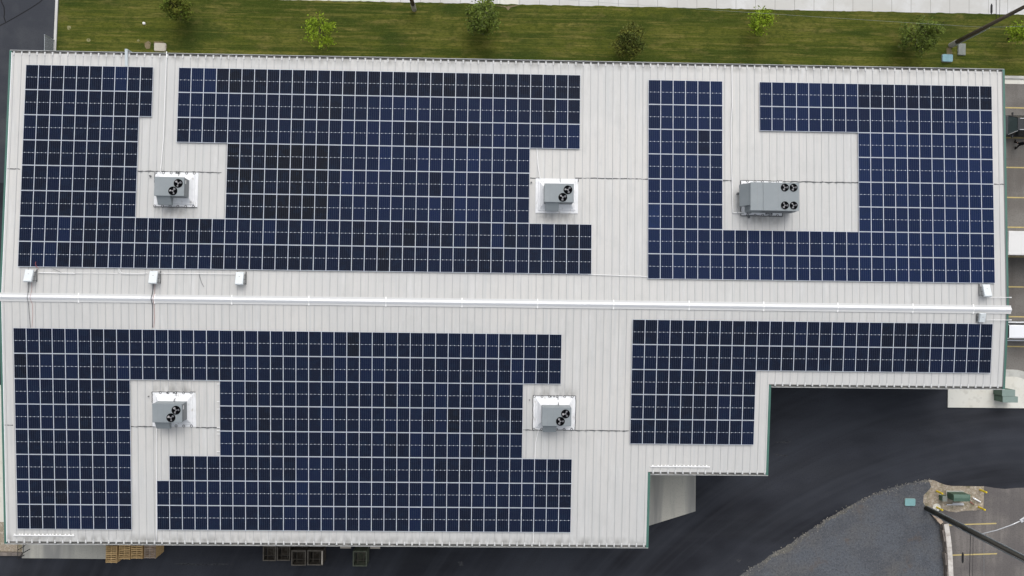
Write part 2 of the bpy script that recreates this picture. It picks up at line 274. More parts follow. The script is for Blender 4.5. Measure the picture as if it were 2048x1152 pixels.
def circ(a, b, c):
    d = 2 * (a.x * (b.y - c.y) + b.x * (c.y - a.y) + c.x * (a.y - b.y)); q = [p.x ** 2 + p.y ** 2 for p in (a, b, c)]
    return ((q[0] * (b.y - c.y) + q[1] * (c.y - a.y) + q[2] * (a.y - b.y)) / d, (q[0] * (c.x - b.x) + q[1] * (a.x - c.x) + q[2] * (b.x - a.x)) / d)
add_arcs(M['asphalt'], circ(_p1, _p2, _p3))
_g = []
for (u, v), d in (((352.8, 379.5), -1), ((1113.5, 392), -1), ((348.8, 818.3), 1), ((1108.2, 825.5), 1), ((1522.7, 397), -1)):
    _q = onroof(u, v); _g.append((_q.x, _q.y + d * 1.55, d, 2.0, .95))
for u0, u1, v in ((22, 2000, 108), (15, 1290, 1079)):          # grime line just above the eaves
    _a, _b = onroof(u0, v), onroof(u1, v); _y = 19.45 if v < 500 else -19.45; _g.append(((_a.x + _b.x) / 2, _y, 1, 45.0, .55))
add_grime(M['roof'], _g)
def leafmat(name, c, c2, c3):
    return mat(name, c, 0.8, 0.15, layers=[((1.0, 1.0, 1.0), c2, 0.42, 0.6, 3, 0.9), ((2.6, 2.6, 2.6), c3, 0.56, 0.68, 3, 0.8)], island=0.35)
M['leaf_dense'] = leafmat('dense_leaves', (0.085, 0.120, 0.022), (0.125, 0.165, 0.026), (0.085, 0.080, 0.055))
M['leaf_olive'] = leafmat('olive_leaves', (0.085, 0.120, 0.016), (0.125, 0.135, 0.020), (0.07, 0.075, 0.02))
M['leaf_bright'] = leafmat('bright_leaves', (0.155, 0.235, 0.014), (0.20, 0.27, 0.018), (0.12, 0.19, 0.014))
M['leaf_dark'] = leafmat('dark_leaves', (0.068, 0.088, 0.018), (0.12, 0.125, 0.022), (0.045, 0.05, 0.018))

# solar cells: uv in metres over the glass (x 0..1.004, y 0..2.014)
PX, PY = 1.01, 2.0206          # pitch of the panels across and, in plan, along the fall
PW, PL = 1.001, 2.008
def cell_material():
    m = bpy.data.materials.new('solar_cells'); m.use_nodes = True; t = m.node_tree; N = t.nodes; L = t.links
    b = N['Principled BSDF']; b.inputs['Roughness'].default_value = 0.16; b.inputs['Specular IOR Level'].default_value = 0.03
    uv = N.new('ShaderNodeUVMap'); sep = N.new('ShaderNodeSeparateXYZ'); L.new(uv.outputs[0], sep.inputs[0])
    def math_(op, a, bb=None):
        n = N.new('ShaderNodeMath'); n.operation = op
        for i, q in enumerate((a, bb)):
            if q is None: continue
            if isinstance(q, (int, float)): n.inputs[i].default_value = q
            else: L.new(q, n.inputs[i])
        return n.outputs[0]
    X, Y = sep.outputs[0], sep.outputs[1]     # both 0..1 over the cell field
    def lines(c, n, wd):                      # 1 within wd (share of a period) of each of n divisions
        f = math_('FRACT', math_('MULTIPLY', c, n)); d = math_('ABSOLUTE', math_('SUBTRACT', f, 0.5))
        return math_('GREATER_THAN', d, 0.5 - wd)
    colgap = lines(X, 6, 0.030); rowgap = lines(Y, 24, 0.035); bus = lines(X, 30, 0.06)
    midd = math_('ABSOLUTE', math_('SUBTRACT', Y, 0.5))
    mid = math_('LESS_THAN', midd, 0.0045)
    f3 = math_('ABSOLUTE', math_('SUBTRACT', math_('FRACT', math_('MULTIPLY', X, 3)), 0.5))
    dots = math_('MULTIPLY', math_('LESS_THAN', f3, 0.09), math_('LESS_THAN', midd, 0.011))
    ta = N.new('ShaderNodeAttribute'); ta.attribute_name = 'tint'; tb = N.new('ShaderNodeAttribute'); tb.attribute_name = 'tint'; tb.attribute_type = 'OBJECT'
    tint = math_('ADD', ta.outputs['Fac'], tb.outputs['Fac'])
    cr = N.new('ShaderNodeValToRGB'); L.new(tint, cr.inputs[0]); e = cr.color_ramp.elements
    e[0].position = 0; e[0].color = (0.0062, 0.0072, 0.0105, 1); e[1].position = 1; e[1].color = (0.0100, 0.0215, 0.068, 1)
    q = e.new(0.35); q.color = (0.0058, 0.0090, 0.022, 1); q = e.new(0.65); q.color = (0.0070, 0.0140, 0.045, 1)
    cur = cr.outputs[0]
    def over(fac, col, st):
        nonlocal cur
        mx = N.new('ShaderNodeMix'); mx.data_type = 'RGBA'; L.new(math_('MULTIPLY', fac, st), mx.inputs[0]); L.new(cur, mx.inputs[6])
        mx.inputs[7].default_value = (*col, 1); cur = mx.outputs[2]
    g = N.new('ShaderNodeNewGeometry'); no = N.new('ShaderNodeTexNoise'); no.inputs['Scale'].default_value = 1.7; no.inputs['Detail'].default_value = 3
    L.new(g.outputs['Position'], no.inputs['Vector'])
    over(math_('GREATER_THAN', no.outputs['Fac'], 0.56), (0.008, 0.018, 0.040), 0.25)
    over(rowgap, (0.10, 0.12, 0.16), 0.14); over(bus, (0.10, 0.12, 0.17), 0.11); over(colgap, (0.15, 0.18, 0.25), 0.45)
    over(mid, (0.46, 0.51, 0.60), 0.60); over(dots, (0.72, 0.76, 0.82), 0.95)
    L.new(cur, b.inputs['Base Color']); return m
M['cells'] = cell_material()

def roofline(pts, h, n=6):
    """px polyline -> points lying h above the roof, with extra points so that it follows the ridge"""
    out = []
    W = [onroof(u, v, h) for u, v in pts]
    for a, b in zip(W, W[1:]):
        for k in range(n):
            p = a.lerp(b, k / n); p.z = rz(p.y) + h; out.append(p)
    out.append(W[-1]); return out

# ================================================================== GROUND AND PAVING (structure)
def struct(name, mb, m, **k): return tag(mb.build(name, m, **k), kind='structure')
def P(*uv): return [at(u, v) for u, v in uv]
a = MB(); a.sheet([(-3000, -3000), (3000, -3000), (3000, 3000), (-3000, 3000)], -0.03); struct('ground', a, M['soil'])
a = MB(); a.sheet([(-90, -70), (75, -70), (75, 40), (-90, 40)], -0.008); struct('yard', a, M['asphalt'])
xl = at(112, 50).x; ylot = at(2020, 152).y
# asphalt drive left of the lawn
a = MB(); a.sheet([(-90, 10), (at(110, 98).x, 10), (at(110, 98).x - 0.05, at(108, 98).y), at(115.5, -60).to_tuple()[:2], (-90, at(115, -60).y)], 0.0)
struct('road', a, M['asphalt_blue'])
def crack(name_pts, w):
    a = MB(); pts = [at(u, v, 0.004) for u, v in name_pts]
    for p, q in zip(pts, pts[1:]):
        d = (q - p).normalized(); n = Vector((-d.y, d.x, 0)) * w / 2
        a.face([p - n, q - n, q + n, p + n])
    return a
a = crack([(-30, 68), (0, 51), (12, 45), (35, 32), (62, 16), (80, 4), (95, -10)], 0.09)
b_ = crack([(1, -8), (3, 4), (8, 14), (9, 26), (8, 34), (11, 44)], 0.10); a.v, n0 = a.v, len(a.v)
for fc, mi, uvq in zip(b_.f, b_.m, b_.uv): a.f.append(tuple(i + n0 for i in fc)); a.m.append(mi); a.uv.append(uvq)
a.v += b_.v
struct('road_crack', a, M['crack'])
# lawn
g0, g1 = at(590, 0.5), at(2048, 29.5)
gd = (g1 - g0)
def alley_y(x): return g0.y + (x - g0.x) * gd.y / gd.x
a = MB()
lx0, lx1 = at(117, 10).x, 75
def lx(y): p, q = at(118, 0), at(113, 98); return p.x + (y - p.y) * (q.x - p.x) / (q.y - p.y)
wx_r = 41.7
pl = [(lx(17.5), 17.5), (wx_r, 17.5), (wx_r, ylot), (lx1, ylot), (lx1, alley_y(lx1))]
_n = 300
pl = pl[:-1] + [(lx1 + (g0.x - 12 - lx1) * k / _n, alley_y(lx1 + (g0.x - 12 - lx1) * k / _n) + random.uniform(-.03, .06)) for k in range(_n + 1)]
pl += [(lx(40), 40)]
a.sheet([(p[0], p[1]) for p in pl], 0.012); struct('lawn', a, M['lawn'])
# concrete alley beyond the lawn
a = MB(); x0, x1 = g0.x - 30, 75
a.sheet([(x0, alley_y(x0)), (x1, alley_y(x1)), (x1, alley_y(x1) + 16), (x0, alley_y(x0) + 16)], 0.008)
aj = MB()
d1 = (at(1490, 10) - at(1450.9, 10)).x
xj = at(1472, 10).x - 40 * d1
while xj < x1:
    if xj > x0: aj.face([(xj - .02, alley_y(xj) + .01  , .011), (xj + .02, alley_y(xj) + .01  , .011), (xj - .15, alley_y(xj) + 15  , .011), (xj - .19, alley_y(xj) + 15, .011)])
    xj += d1
struct('alley', a, M['concrete']); struct('alley_joints', aj, M['joint'])
# patched slab in the alley
c0 = [at(996, 9.6, .04), at(1036.5, 10.2, .04)]
a = MB(); a.sheet([(c0[0].x, c0[0].y + .05), (c0[1].x, c0[1].y + .05), (c0[1].x, c0[1].y + 1.4), (c0[0].x, c0[0].y + 1.4)], 0.010); struct('alley_patch', a, M['pad_light'])
# kerb strip left of the lawn
a = MB(); q = P((113, -30), (118, -30), (112.8, 98), (107.3, 98)); dd = (q[3] - q[0]) / (q[3] - q[0]).length
q[2] += dd * 1.5; q[3] += dd * 1.5; a.prism([q[3], q[2], q[1], q[0]], -0.02, 0.10); struct('lawn_kerb', a, M['concrete'], bevel=0.02)
# parking lot right of the building, kerb on its lawn side
a = MB(); yb = at(2030, 747).y; a.sheet([(40.5, yb), (75, yb), (75, ylot), (40.5, ylot)], 0.0); struct('parking_lot', a, M['lot'])
a = MB(); a.prism([(40.5, ylot - .27), (75, ylot - .27), (75, ylot), (40.5, ylot)], -0.02, 0.12); struct('lot_kerb', a, M['kerb'], bevel=0.02)
a = MB(); a.sheet([(40.5, ylot - .72), (75, ylot - .72), (75, ylot - .27), (40.5, ylot - .27)], 0.004); struct('lot_gutter', a, M['pad_light'])
a = MB()
for v in (215.6, 275.6, 335, 395, 454.5, 513.5, 573.7, 633.4, 693):
    y = at(2030, v).y; a.sheet([(40.6, y - .055), (54, y - .055), (54, y + .055), (40.6, y + .055)], 0.004)
struct('parking_lines', a, M['yellow_line'])
# rounded kerb and cream apron below the lot
def arc(c, r, a0, a1, n=10): return [(c[0] + r * math.cos(R(a0 + (a1 - a0) * k / n)), c[1] + r * math.sin(R(a0 + (a1 - a0) * k / n))) for k in range(n + 1)]
ya0 = at(2020, 816).y; ya1 = at(2020, 739).y; kc = (at(2026, 800).x, ya1 - 2.6); xa = at(1894.5, 800).x
a = MB(); a.prism([(xa, ya0), (kc[0] + 2.6, ya0)] + arc(kc, 2.6, 0, 90) + [(xa, ya1)], -0.02, 0.10)
struct('apron_kerb', a, M['kerb'], bevel=0.02)
a = MB(); a.prism([(xa + .01, ya0 + .01), (kc[0] + 1.95, ya0 + .01)] + arc(kc, 1.95, 0, 90) + [(xa + .01, ya1 - .65)], 0.04, 0.115)
struct('apron', a, M['pad_light'])
# loading pads
a = MB(); q = P((1301, 940), (1391.5, 940), (1391, 1022.5), (1299, 1051)); q[0].x -= 3; q[3] += (q[3] - q[2]) * 0.6
q[0].y += 1; q[1].y += 1; a.prism([q[3], q[2], q[1], q[0]], -0.02, 0.012); struct('loading_pad', a, M['pad'])
a = MB(); q = P((48, 1080), (232, 1084), (232, 1118), (43.5, 1116.2)); q[0].y += 2; q[1].y += 2
a.prism([q[3], q[2], q[1], q[0]], -0.02, 0.012); struct('dock_pad', a, M['pad'])
x = at(78, 1100).x; a = MB(); a.sheet([(x - .02, q[3].y + .02), (x + .02, q[3].y + .02), (x + .02, q[0].y), (x - .02, q[0].y)], 0.0165); struct('dock_pad_joint', a, M['joint'])
# tan gravel and grey slab left of the building
yg = at(5, 1044).y; ygb = at(10, 1103).y
a = MB(); a.sheet([(-60, ygb), (at(44, 1100).x, ygb), (at(46, 1088).x, -17), (-38.2, yg), (-60, yg)], 0.01); struct('gravel_strip', a, M['tan_gravel'])
a = MB(); a.sheet([(-60, yg), (-38.2, yg), (-38.2, at(0, 770).y), (-60, at(0, 770).y)], 0.006); struct('side_slab', a, M['pad_light'])
# brown lot at lower right, gravel bed, rubble edge, tan island
a = MB(); q = P((1880, 1022), (1967, 972), (1990, 976), (2010, 978), (2030, 976), (2100, 973), (2100, 1250), (1890, 1250)); a.sheet(q[::-1], 0.0); struct('lower_parking_lot', a, M['lot_brown'])
a = MB()
for (u0, v0, u1, v1) in ((1884, 1050.5, 1993, 1046.8), (1884, 1111, 1994, 1107.3), (1886, 1172, 1996, 1168)):
    p, qq = at(u0, v0), at(u1, v1); a.face([(p.x, p.y - .055, .004), (qq.x, qq.y - .055, .004), (qq.x, qq.y + .055, .004), (p.x, p.y + .055, .004)])
struct('lower_parking_lines', a, M['yellow_line'])
edge = [(1440, 1178), (1478, 1152), (1500, 1137), (1520, 1125), (1545, 1108), (1565, 1096), (1590, 1080), (1620, 1060), (1640, 1047), (1660, 1035), (1680, 1022), (1700, 1012), (1720, 1001), (1740, 992), (1765, 982), (1790, 974), (1812, 968), (1835, 963), (1862, 959)]
rr = random.Random(3)
fine = []
for (u0, v0), (u1, v1) in zip(edge, edge[1:]):
    for k in range(5): fine.append((u0 + (u1 - u0) * k / 5 + rr.uniform(-1.2, 1.2), v0 + (v1 - v0) * k / 5 + rr.uniform(-1.4, 1.4)))
fine.append(edge[-1])
a = MB(); a.sheet((P(*fine) + P((1862, 1012), (1848, 1018), (1880, 1048), (1886, 1100), (1888, 1250), (1440, 1250)))[::-1], 0.006); struct('gravel_bed', a, M['gravel'])
a = MB()                               # ragged pale stones along the rim of the bed, as one strip
nrm_ = 0.0; inn = []
for i, (u, v) in enumerate(fine):
    nrm_ = .6 * nrm_ + rr.uniform(-2.2, 2.2); w_ = max(2.5, (9 if i < 40 else 5) + nrm_ * 1.3); inn.append((u + w_ * .55, v + w_ * .83))
for i in range(len(fine) - 1):
    q = [at(*fine[i]), at(*fine[i + 1]), at(*inn[i + 1]), at(*inn[i])]; a.face([(p.x, p.y, 0.010) for p in q][::-1])
struct('gravel_rim', a, M['rubble'])
a = MB()
for k in range(420):
    u, v = fine[rr.randrange(len(fine))]; w0 = abs(rr.gauss(0, 1)); dx = rr.uniform(-3, 14) * (.55 if rr.random() < .8 else 1.3); c = at(u + dx * .55 + rr.uniform(-3, 3), v + dx * .83 + rr.uniform(-1, 1), .02); r_ = rr.uniform(.03, .085)
    b_ = [Vector((c.x + r_ * math.cos(q * 1.2566 + k) * rr.uniform(.7, 1.1), c.y + r_ * math.sin(q * 1.2566 + k) * rr.uniform(.6, 1.0), -.005)) for q in range(5)]
    for q in range(5): a.face([b_[q], b_[(q + 1) % 5], Vector((c.x, c.y, r_ * .8))])
o = a.build('gravel_stones', M['stone'], weld=False); tag(o, 'loose pale stones scattered along the rim of the dark gravel bed', 'stones', kind='stuff')
for poly in ([(1472, 1120), (1479, 1117), (1486, 1119), (1481, 1122), (1478, 1126), (1475, 1122)], [(916, 1124), (924, 1122), (927, 1131), (922, 1134), (917, 1129)], [(342, 1127.5), (372, 1126), (404, 1128), (440, 1127), (470, 1128.6), (440, 1129.6), (398, 1131), (360, 1129.8)], [(1548, 884), (1582, 882), (1580, 886.5), (1552, 886)], [(1545, 907), (1576, 911), (1574, 914), (1548, 910)]):
    a = MB(); a.sheet(P(*[(u + rr.uniform(-.8, .8), v + rr.uniform(-.5, .5)) for u, v in poly])[::-1], -.004); struct('asphalt_stain', a, M['stain'])
isl = [(1856, 958.5), (1868, 961), (1880, 966), (1890, 970), (1902, 972), (1920, 971.5), (1945, 972.5), (1967, 973), (1967, 990), (1966, 1017), (1950, 1020), (1930, 1021), (1912, 1024), (1897, 1022), (1884, 1018), (1870, 1018), (1852, 1014), (1846, 1004), (1847, 990), (1858, 980), (1862, 972)]
isl = [(u + rr.uniform(-.8, .8), v + rr.uniform(-.8, .8)) for u, v in isl]
a = MB(); a.sheet(P(*isl)[::-1], 0.014); struct('gravel_island', a, M['tan_gravel'])
for u, v, r_ in ((138, 55.5, .20), (177, 80.5, .20), (277, 81, .13)):
    a = MB(); p = at(u, v); a.sheet([(p.x + r_ * math.cos(k * .7) * rr.uniform(.7, 1.1), p.y + r_ * math.sin(k * .7) * rr.uniform(.7, 1.1)) for k in range(9)], 0.017); struct('dry_grass_patch', a, M['straw'])
for poly in ([(289, 86), (297, 82), (302, 86), (300, 97), (293, 98), (290, 94)], [(308, 83), (326, 83), (334, 90), (334, 97), (308, 90)], [(1893, 96), (1901, 95), (1905, 106), (1900, 113), (1893, 108)], [(990, 11), (1012, 12), (1040, 10), (1022, 15), (1016, 21), (1012, 15)]):
    a = MB(); a.sheet(P(*poly)[::-1], 0.0165); struct('bare_patch', a, M['dirt'])

# ================================================================== WAREHOUSE
XL, XR, XN1, XN2 = -38.85, 42.05, 13.15, 22.82
YT, YB, YN1, YN2 = 19.79, -19.91, -13.83, -6.55
wh = thing('warehouse', 'long warehouse with white ribbed metal roof, green edge trim and stepped corner', 'warehouse')
GW = 0.25                         # gutter width
rib0 = onroof(44.0, 103).x
ribs = [rib0 + k * 0.6096 for k in range(-3, 140)]
TW = 0.20                          # green rake trim width
def bays():                        # x0, x1, y at eave, sign
    return [(XL + TW, XR - TW, YT - GW, 1), (XL + TW, XN1 - TW, YB + GW, -1), (XN1 - TW, XN2 - TW, YN1 + GW, -1), (XN2 - TW, XR - TW, YN2 + GW, -1)]
rf = MB()
for x0, x1, ye, sg in bays():
    th = 0.06
    q = [(x0, 0), (x1, 0), (x1, ye), (x0, ye)] if sg < 0 else [(x0, 0), (x1, 0), (x1, ye), (x0, ye)]
    if sg < 0: q = q[::-1]
    rf.hexa([(x, y, rz(y) - th) for x, y in q], [(x, y, rz(y)) for x, y in q], 0)
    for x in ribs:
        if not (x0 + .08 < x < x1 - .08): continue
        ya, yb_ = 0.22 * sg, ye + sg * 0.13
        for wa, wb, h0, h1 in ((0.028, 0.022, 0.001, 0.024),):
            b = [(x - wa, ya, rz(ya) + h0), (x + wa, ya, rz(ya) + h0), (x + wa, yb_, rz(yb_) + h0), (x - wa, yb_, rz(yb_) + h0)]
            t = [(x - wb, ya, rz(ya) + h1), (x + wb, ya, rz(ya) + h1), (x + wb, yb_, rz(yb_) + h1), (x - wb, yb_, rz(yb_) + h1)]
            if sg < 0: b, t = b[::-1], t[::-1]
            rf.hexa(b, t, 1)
        # flared closure at the eave end of each rib
        ym = ye - sg * 0.12
        b = [(x - .075, ye + sg * .12, rz(ye) + .002), (x + .075, ye + sg * .12, rz(ye) + .002), (x + .05, ym - sg * .05, rz(ym) + .002), (x - .05, ym - sg * .05, rz(ym) + .002)]
        t = [(x - .05, ye + sg * .12, rz(ye) + .062), (x + .05, ye + sg * .12, rz(ye) + .062), (x + .03, ym - sg * .05, rz(ym) + .068), (x - .03, ym - sg * .05, rz(ym) + .068)]
        if sg > 0: b, t = b[::-1], t[::-1]
        rf.hexa(b, t, 2)
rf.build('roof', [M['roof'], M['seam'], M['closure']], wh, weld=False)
# ridge cap: skirts, steep faces, clips
def sweep(mb, prof, x0, x1, m=0, skirt=False):
    n = len(prof)
    for i in range(n - 1):
        (y0, z0), (y1, z1) = prof[i], prof[i + 1]; mb.face([(x0, y0, z0), (x1, y0, z0), (x1, y1, z1), (x0, y1, z1)], 1 if skirt and (abs(y0) > .3 or abs(y1) > .3) else m)
    mb.face([(x0, y, z) for y, z in prof], m); mb.face([(x1, y, z) for y, z in prof][::-1], m)
prof = [(-.34, ZR - .02), (-.34, ZR + .050), (-.185, ZR + .070), (-.175, ZR + .085), (-.012, ZR + .20), (.012, ZR + .20), (.175, ZR + .085), (.185, ZR + .070), (.34, ZR + .050), (.34, ZR - .02)]
a = MB(); sweep(a, prof, XL - .35, XR + .12, 0, True); a.build('ridge_cap', [M['ridge'], M['closure']], wh, weld=True)
for u in (158, 310, 464, 618, 772, 924, 1075, 1227, 1378, 1527, 1675, 1825, 1946):
    x = onroof(u, 606).x; a = MB(); pr = [(y * 1.10, z + .012) for y, z in prof[1:-1]]
    pr = [(-.40, ZR)] + pr + [(.40, ZR)]; sweep(a, pr, x - .05, x + .05); a.build('ridge_clip', M['pvc'], wh)
# gutters
def gutter(x0, x1, yo, sg):
    yi = yo - sg * GW; z = rz(yi)
    g = MB(); g.face([(x0, yi, z - .12), (x1, yi, z - .12), (x1, yo - sg * .03, z - .12), (x0, yo - sg * .03, z - .12)], 1)
    b = [(x0, yo - sg * .045), (x1, yo - sg * .045), (x1, yo), (x0, yo)]
    if sg < 0: b = b[::-1]
    g.prism(b, z - .17, z - .012, 0)
    b = [(x0, yi - sg * .01), (x1, yi - sg * .01), (x1, yo - sg * .005), (x0, yo - sg * .005)]
    if sg < 0: b = b[::-1]
    g.prism(b, z - .175, z - .14, 0)
    return g.build('gutter', [M['gutter'], M['gutter_floor']], wh, weld=False)
gutter(XL + .05, XR - .05, YT, 1); gutter(XL + .05, XN1 - .02, YB, -1); gutter(XN1 + .01, XN2 - .02, YN1, -1); gutter(XN2 + .01, XR - .05, YN2, -1)
# green rake trim along the sloping edges
def rake(x0, x1, y0, y1):
    mb = MB(); ys = [y0] + ([0.0] if y0 < 0 < y1 else []) + [y1]
    for p, q in zip(ys, ys[1:]):
        mb.hexa([(x0, p, rz(p) - .40), (x1, p, rz(p) - .40), (x1, q, rz(q) - .40), (x0, q, rz(q) - .40)],
                [(x0, p, rz(p) - .03), (x1, p, rz(p) - .03), (x1, q, rz(q) - .03), (x0, q, rz(q) - .03)])
    return mb.build('rake_trim', M['green'], wh)
rake(XL, XL + TW, YB + .02, YT - .02); rake(XR - TW, XR, YN2 + .02, YT - .02); rake(XN1 - TW, XN1, YB + .02, YN1 + .2); rake(XN2 - TW, XN2, YN1 + .02, YN2 + .2)
# dark line under the roof edge beside the trim, then a white folded edge
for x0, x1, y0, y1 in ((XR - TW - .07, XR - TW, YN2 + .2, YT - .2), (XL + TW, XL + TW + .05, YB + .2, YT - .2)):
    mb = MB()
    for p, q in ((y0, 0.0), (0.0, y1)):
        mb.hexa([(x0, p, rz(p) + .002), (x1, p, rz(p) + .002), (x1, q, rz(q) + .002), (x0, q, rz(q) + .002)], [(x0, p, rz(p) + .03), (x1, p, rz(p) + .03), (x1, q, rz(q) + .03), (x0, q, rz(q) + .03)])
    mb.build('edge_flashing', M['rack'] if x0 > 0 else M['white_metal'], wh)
# walls
wl = MB(); ins = 0.45
A_ = [(XL + ins, YT - ins - .2), (XL + ins, YB + ins + .2), (XN1 - ins, YB + ins + .2), (XN1 - ins, YN1 + ins + .2), (XN2 - ins, YN1 + ins + .2), (XN2 - ins, YN2 + ins + .2), (XR - ins, YN2 + ins + .2), (XR - ins, YT - ins - .2)]
for p, q in zip(A_, A_[1:] + A_[:1]):
    ys = [p] + ([(p[0], 0.0)] if p[1] * q[1] < 0 and abs(p[0] - q[0]) < .01 else []) + [q]
    for s, e_ in zip(ys, ys[1:]):
        wl.face([(s[0], s[1], -.02), (e_[0], e_[1], -.02), (e_[0], e_[1], rz(e_[1]) - .065), (s[0], s[1], rz(s[1]) - .065)])
        n = max(1, int((Vector(e_) - Vector(s)).length / 0.305)); d = (Vector(e_) - Vector(s)) / n
        nrm = Vector((d.y, -d.x)).normalized() * -1
        for k in range(n):
            c = Vector(s) + d * (k + .5); zt = rz(c.y) - .07; t_ = d.normalized() * .04
            o_ = -nrm * .03
            wl.hexa([(*(c - t_), 0), (*(c - t_ + o_), 0), (*(c + t_ + o_), 0), (*(c + t_), 0)], [(*(c - t_), zt), (*(c - t_ + o_), zt), (*(c + t_ + o_), zt), (*(c + t_), zt)])
wl.build('wall', M['wall'], wh, weld=False)
for (x0, x1, y) in ((14.2, 18.0, YN1 + ins + .2), (-36.5, -32.5, YB + ins + .2), (36.6, 39.6, YN2 + ins + .2)):
    d_ = MB(); d_.box(((x0 + x1) / 2, y - .06, 2.0), (x1 - x0, .06, 4.0))
    for k in range(8): d_.box(((x0 + x1) / 2, y - .10, .25 + k * .5), (x1 - x0 - .1, .03, .42))
    d_.build('overhead_door', M['green'], wh)
# dark lap sealant running across both roof slopes, broken by the ribs
def lap(pts, name='lap_sealant'):
    mb = MB(); W = [onroof(u, v) for u, v in pts]; y = sum(p.y for p in W) / len(W); x0, x1 = W[0].x, W[-1].x
    x = x0; k = 0; r2 = random.Random(int(abs(x0) * 10)); pos = []
    while x < x1:
        pos.append((x, y + r2.uniform(-.022, .022))); x += .2032
    pos.append((x1, y))
    for (xa_, y_a), (xb_, y_b) in zip(pos, pos[1:]):
        nr = min(abs(xa_ + .1 - q) for q in ribs); z = .068 if nr < .06 else .012; wv = .042 if r2.random() < .8 else .024
        mb.hexa([(xa_, y_a - wv, rz(y_a) + .001), (xb_, y_b - wv, rz(y_b) + .001), (xb_, y_b + wv, rz(y_b) + .001), (xa_, y_a + wv, rz(y_a) + .001)],
                [(xa_, y_a - wv, rz(y_a) + z), (xb_, y_b - wv, rz(y_b) + z), (xb_, y_b + wv, rz(y_b) + z), (xa_, y_a + wv, rz(y_a) + z)])
    return mb.build(name, M['bead'], wh, weld=False)
for seg in ([(14, 337.5), (40, 338.3)], [(275, 342.5), (443, 345)], [(1060, 355), (1080, 357.5)], [(1150, 356), (1296, 358.4)], [(1446, 361), (1464, 361.4)], [(1566, 363), (1716, 365.5)], [(1988, 368.4), (2010, 369)],
            [(8, 850.3), (26, 850.4)], [(262, 853), (309, 853.3)], [(392, 855), (439, 856)], [(1046, 860), (1068, 860)], [(1150, 861), (1258, 861.5)]):
    lap(seg)

# ================================================================== SOLAR PANELS
HP = 0.15
ORG = {'A': (-37.4065, 18.5881), 'B': (12.5690, 18.3043), 'C': (-37.7008, -2.4231), 'D': (11.4007, -1.1508)}
LAY = {'A': [[(0, 10), (12, 44)]] * 2 + [[(0, 9), (12, 44)]] + [[(0, 9), (16, 40)]] * 3 + [[(0, 45)]] * 2,
       'B': [[(0, 6), (9, 28)]] * 2 + [[(0, 6), (17, 28)]] * 4 + [[(0, 28)]] * 2,
       'C': [[(0, 43)]] * 2 + [[(0, 9), (16, 40)]] * 3 + [[(0, 9), (12, 44)]] + [[(0, 9), (11, 44)]] * 2,
       'D': [[(0, 29)]] * 2 + [[(0, 10)]] * 3}
NAME = {'A': 'upper left', 'B': 'upper right', 'C': 'lower left', 'D': 'lower right'}
ORD = ['top', 'second', 'third', 'fourth', 'fifth', 'sixth', 'seventh', 'bottom']
def nth(n): return '%d%s' % (n, 'th' if 10 < n % 100 < 14 else {1: 'st', 2: 'nd', 3: 'rd'}.get(n % 10, 'th'))
def panel_mesh(mbf, mbg, T):
    w_, l_, fl = PW / 2, PL / 2, 0.0235; zt, zb = 0.0, -0.04
    o_ = [(-w_, -l_), (w_, -l_), (w_, l_), (-w_, l_)]; i_ = [(-w_ + fl, -l_ + fl + .004), (w_ - fl, -l_ + fl + .004), (w_ - fl, l_ - fl - .004), (-w_ + fl, l_ - fl - .004)]
    for k in range(4):
        j = (k + 1) % 4
        mbf.face([T((*o_[k], zt)), T((*o_[j], zt)), T((*i_[j], zt)), T((*i_[k], zt))], 0)
        mbf.face([T((*o_[k], zb)), T((*o_[j], zb)), T((*o_[j], zt)), T((*o_[k], zt))], 0)
    mbf.face([T((*p, zb)) for p in o_[::-1]], 0)
    mbg.face([T((*p, zt - .003)) for p in i_], 1 if mbf is mbg else 0, [(0, 0), (1, 0), (1, 1), (0.0001, 1)])
class Tinter:
    def __init__(s): s.r = random.Random(11)
    def __call__(s, k, c, r):
        base = {'A': .34, 'B': .66, 'C': .37, 'D': .32}[k] + (.08 if k == 'B' and c > 16 and r > 1 else 0)  # varying sky reflection painted into each array's tint, over the panels' own variation
        n = math.sin(c * .55 + r * 1.9 + ord(k)) * math.sin(r * 1.3 - c * .23) * .07
        if k == 'A' and r == 0 and c > 14: n -= .14
        if k == 'A' and 15 < c < 24 and r in (3, 4, 5): n -= .26
        if k == 'A' and c in (12, 13, 14) and r == 0: n += .25
        if k == 'A' and c > 24 and 0 < r < 6: n += .16
        if k == 'B' and r == 0 and c > 16: n -= .34
        if k == 'A' and c < 10: n -= .04
        return min(1, max(0, base + n + s.r.gauss(0, .065) + (s.r.uniform(-.25, .25) if s.r.random() < .08 else 0)))
tin = Tinter()
allp = []
for k in 'ABCD':
    x0, y0 = ORG[k]
    for r, segs in enumerate(LAY[k]):
        cols = [c for s_, e_ in segs for c in range(s_, e_)]
        nrow = len(LAY[k])
        for i, c in enumerate(cols):
            x, y = x0 + (c + .5) * PX, y0 - (r + .5) * 2.024
            p = [project((x + sx * PW / 2, y + sy * PL / 2, rz(y + sy * PL / 2) + HP)) for sx, sy in ((-1, -1), (1, -1), (1, 1), (-1, 1))]
            area = abs(sum(p[q][0] * p[(q + 1) % 4][1] - p[(q + 1) % 4][0] * p[q][1] for q in range(4))) / 2
            rn = 'bottom' if r == nrow - 1 else ORD[r]
            n1, n2 = i + 1, len(cols) - i
            wh_ = ('leftmost' if n1 == 1 else 'rightmost' if n2 == 1 else (nth(n1) + ' from left') if n1 <= n2 else (nth(n2) + ' from right'))
            allp.append((area, k, r, c, x, y, 'dark solar panel %s in the %s row of the %s array' % (wh_, rn, NAME[k]), tin(k, c, r)))
order = sorted(range(len(allp)), key=lambda i: -allp[i][0]); single = set(order[:300])
TILT = math.atan(SLOPE)
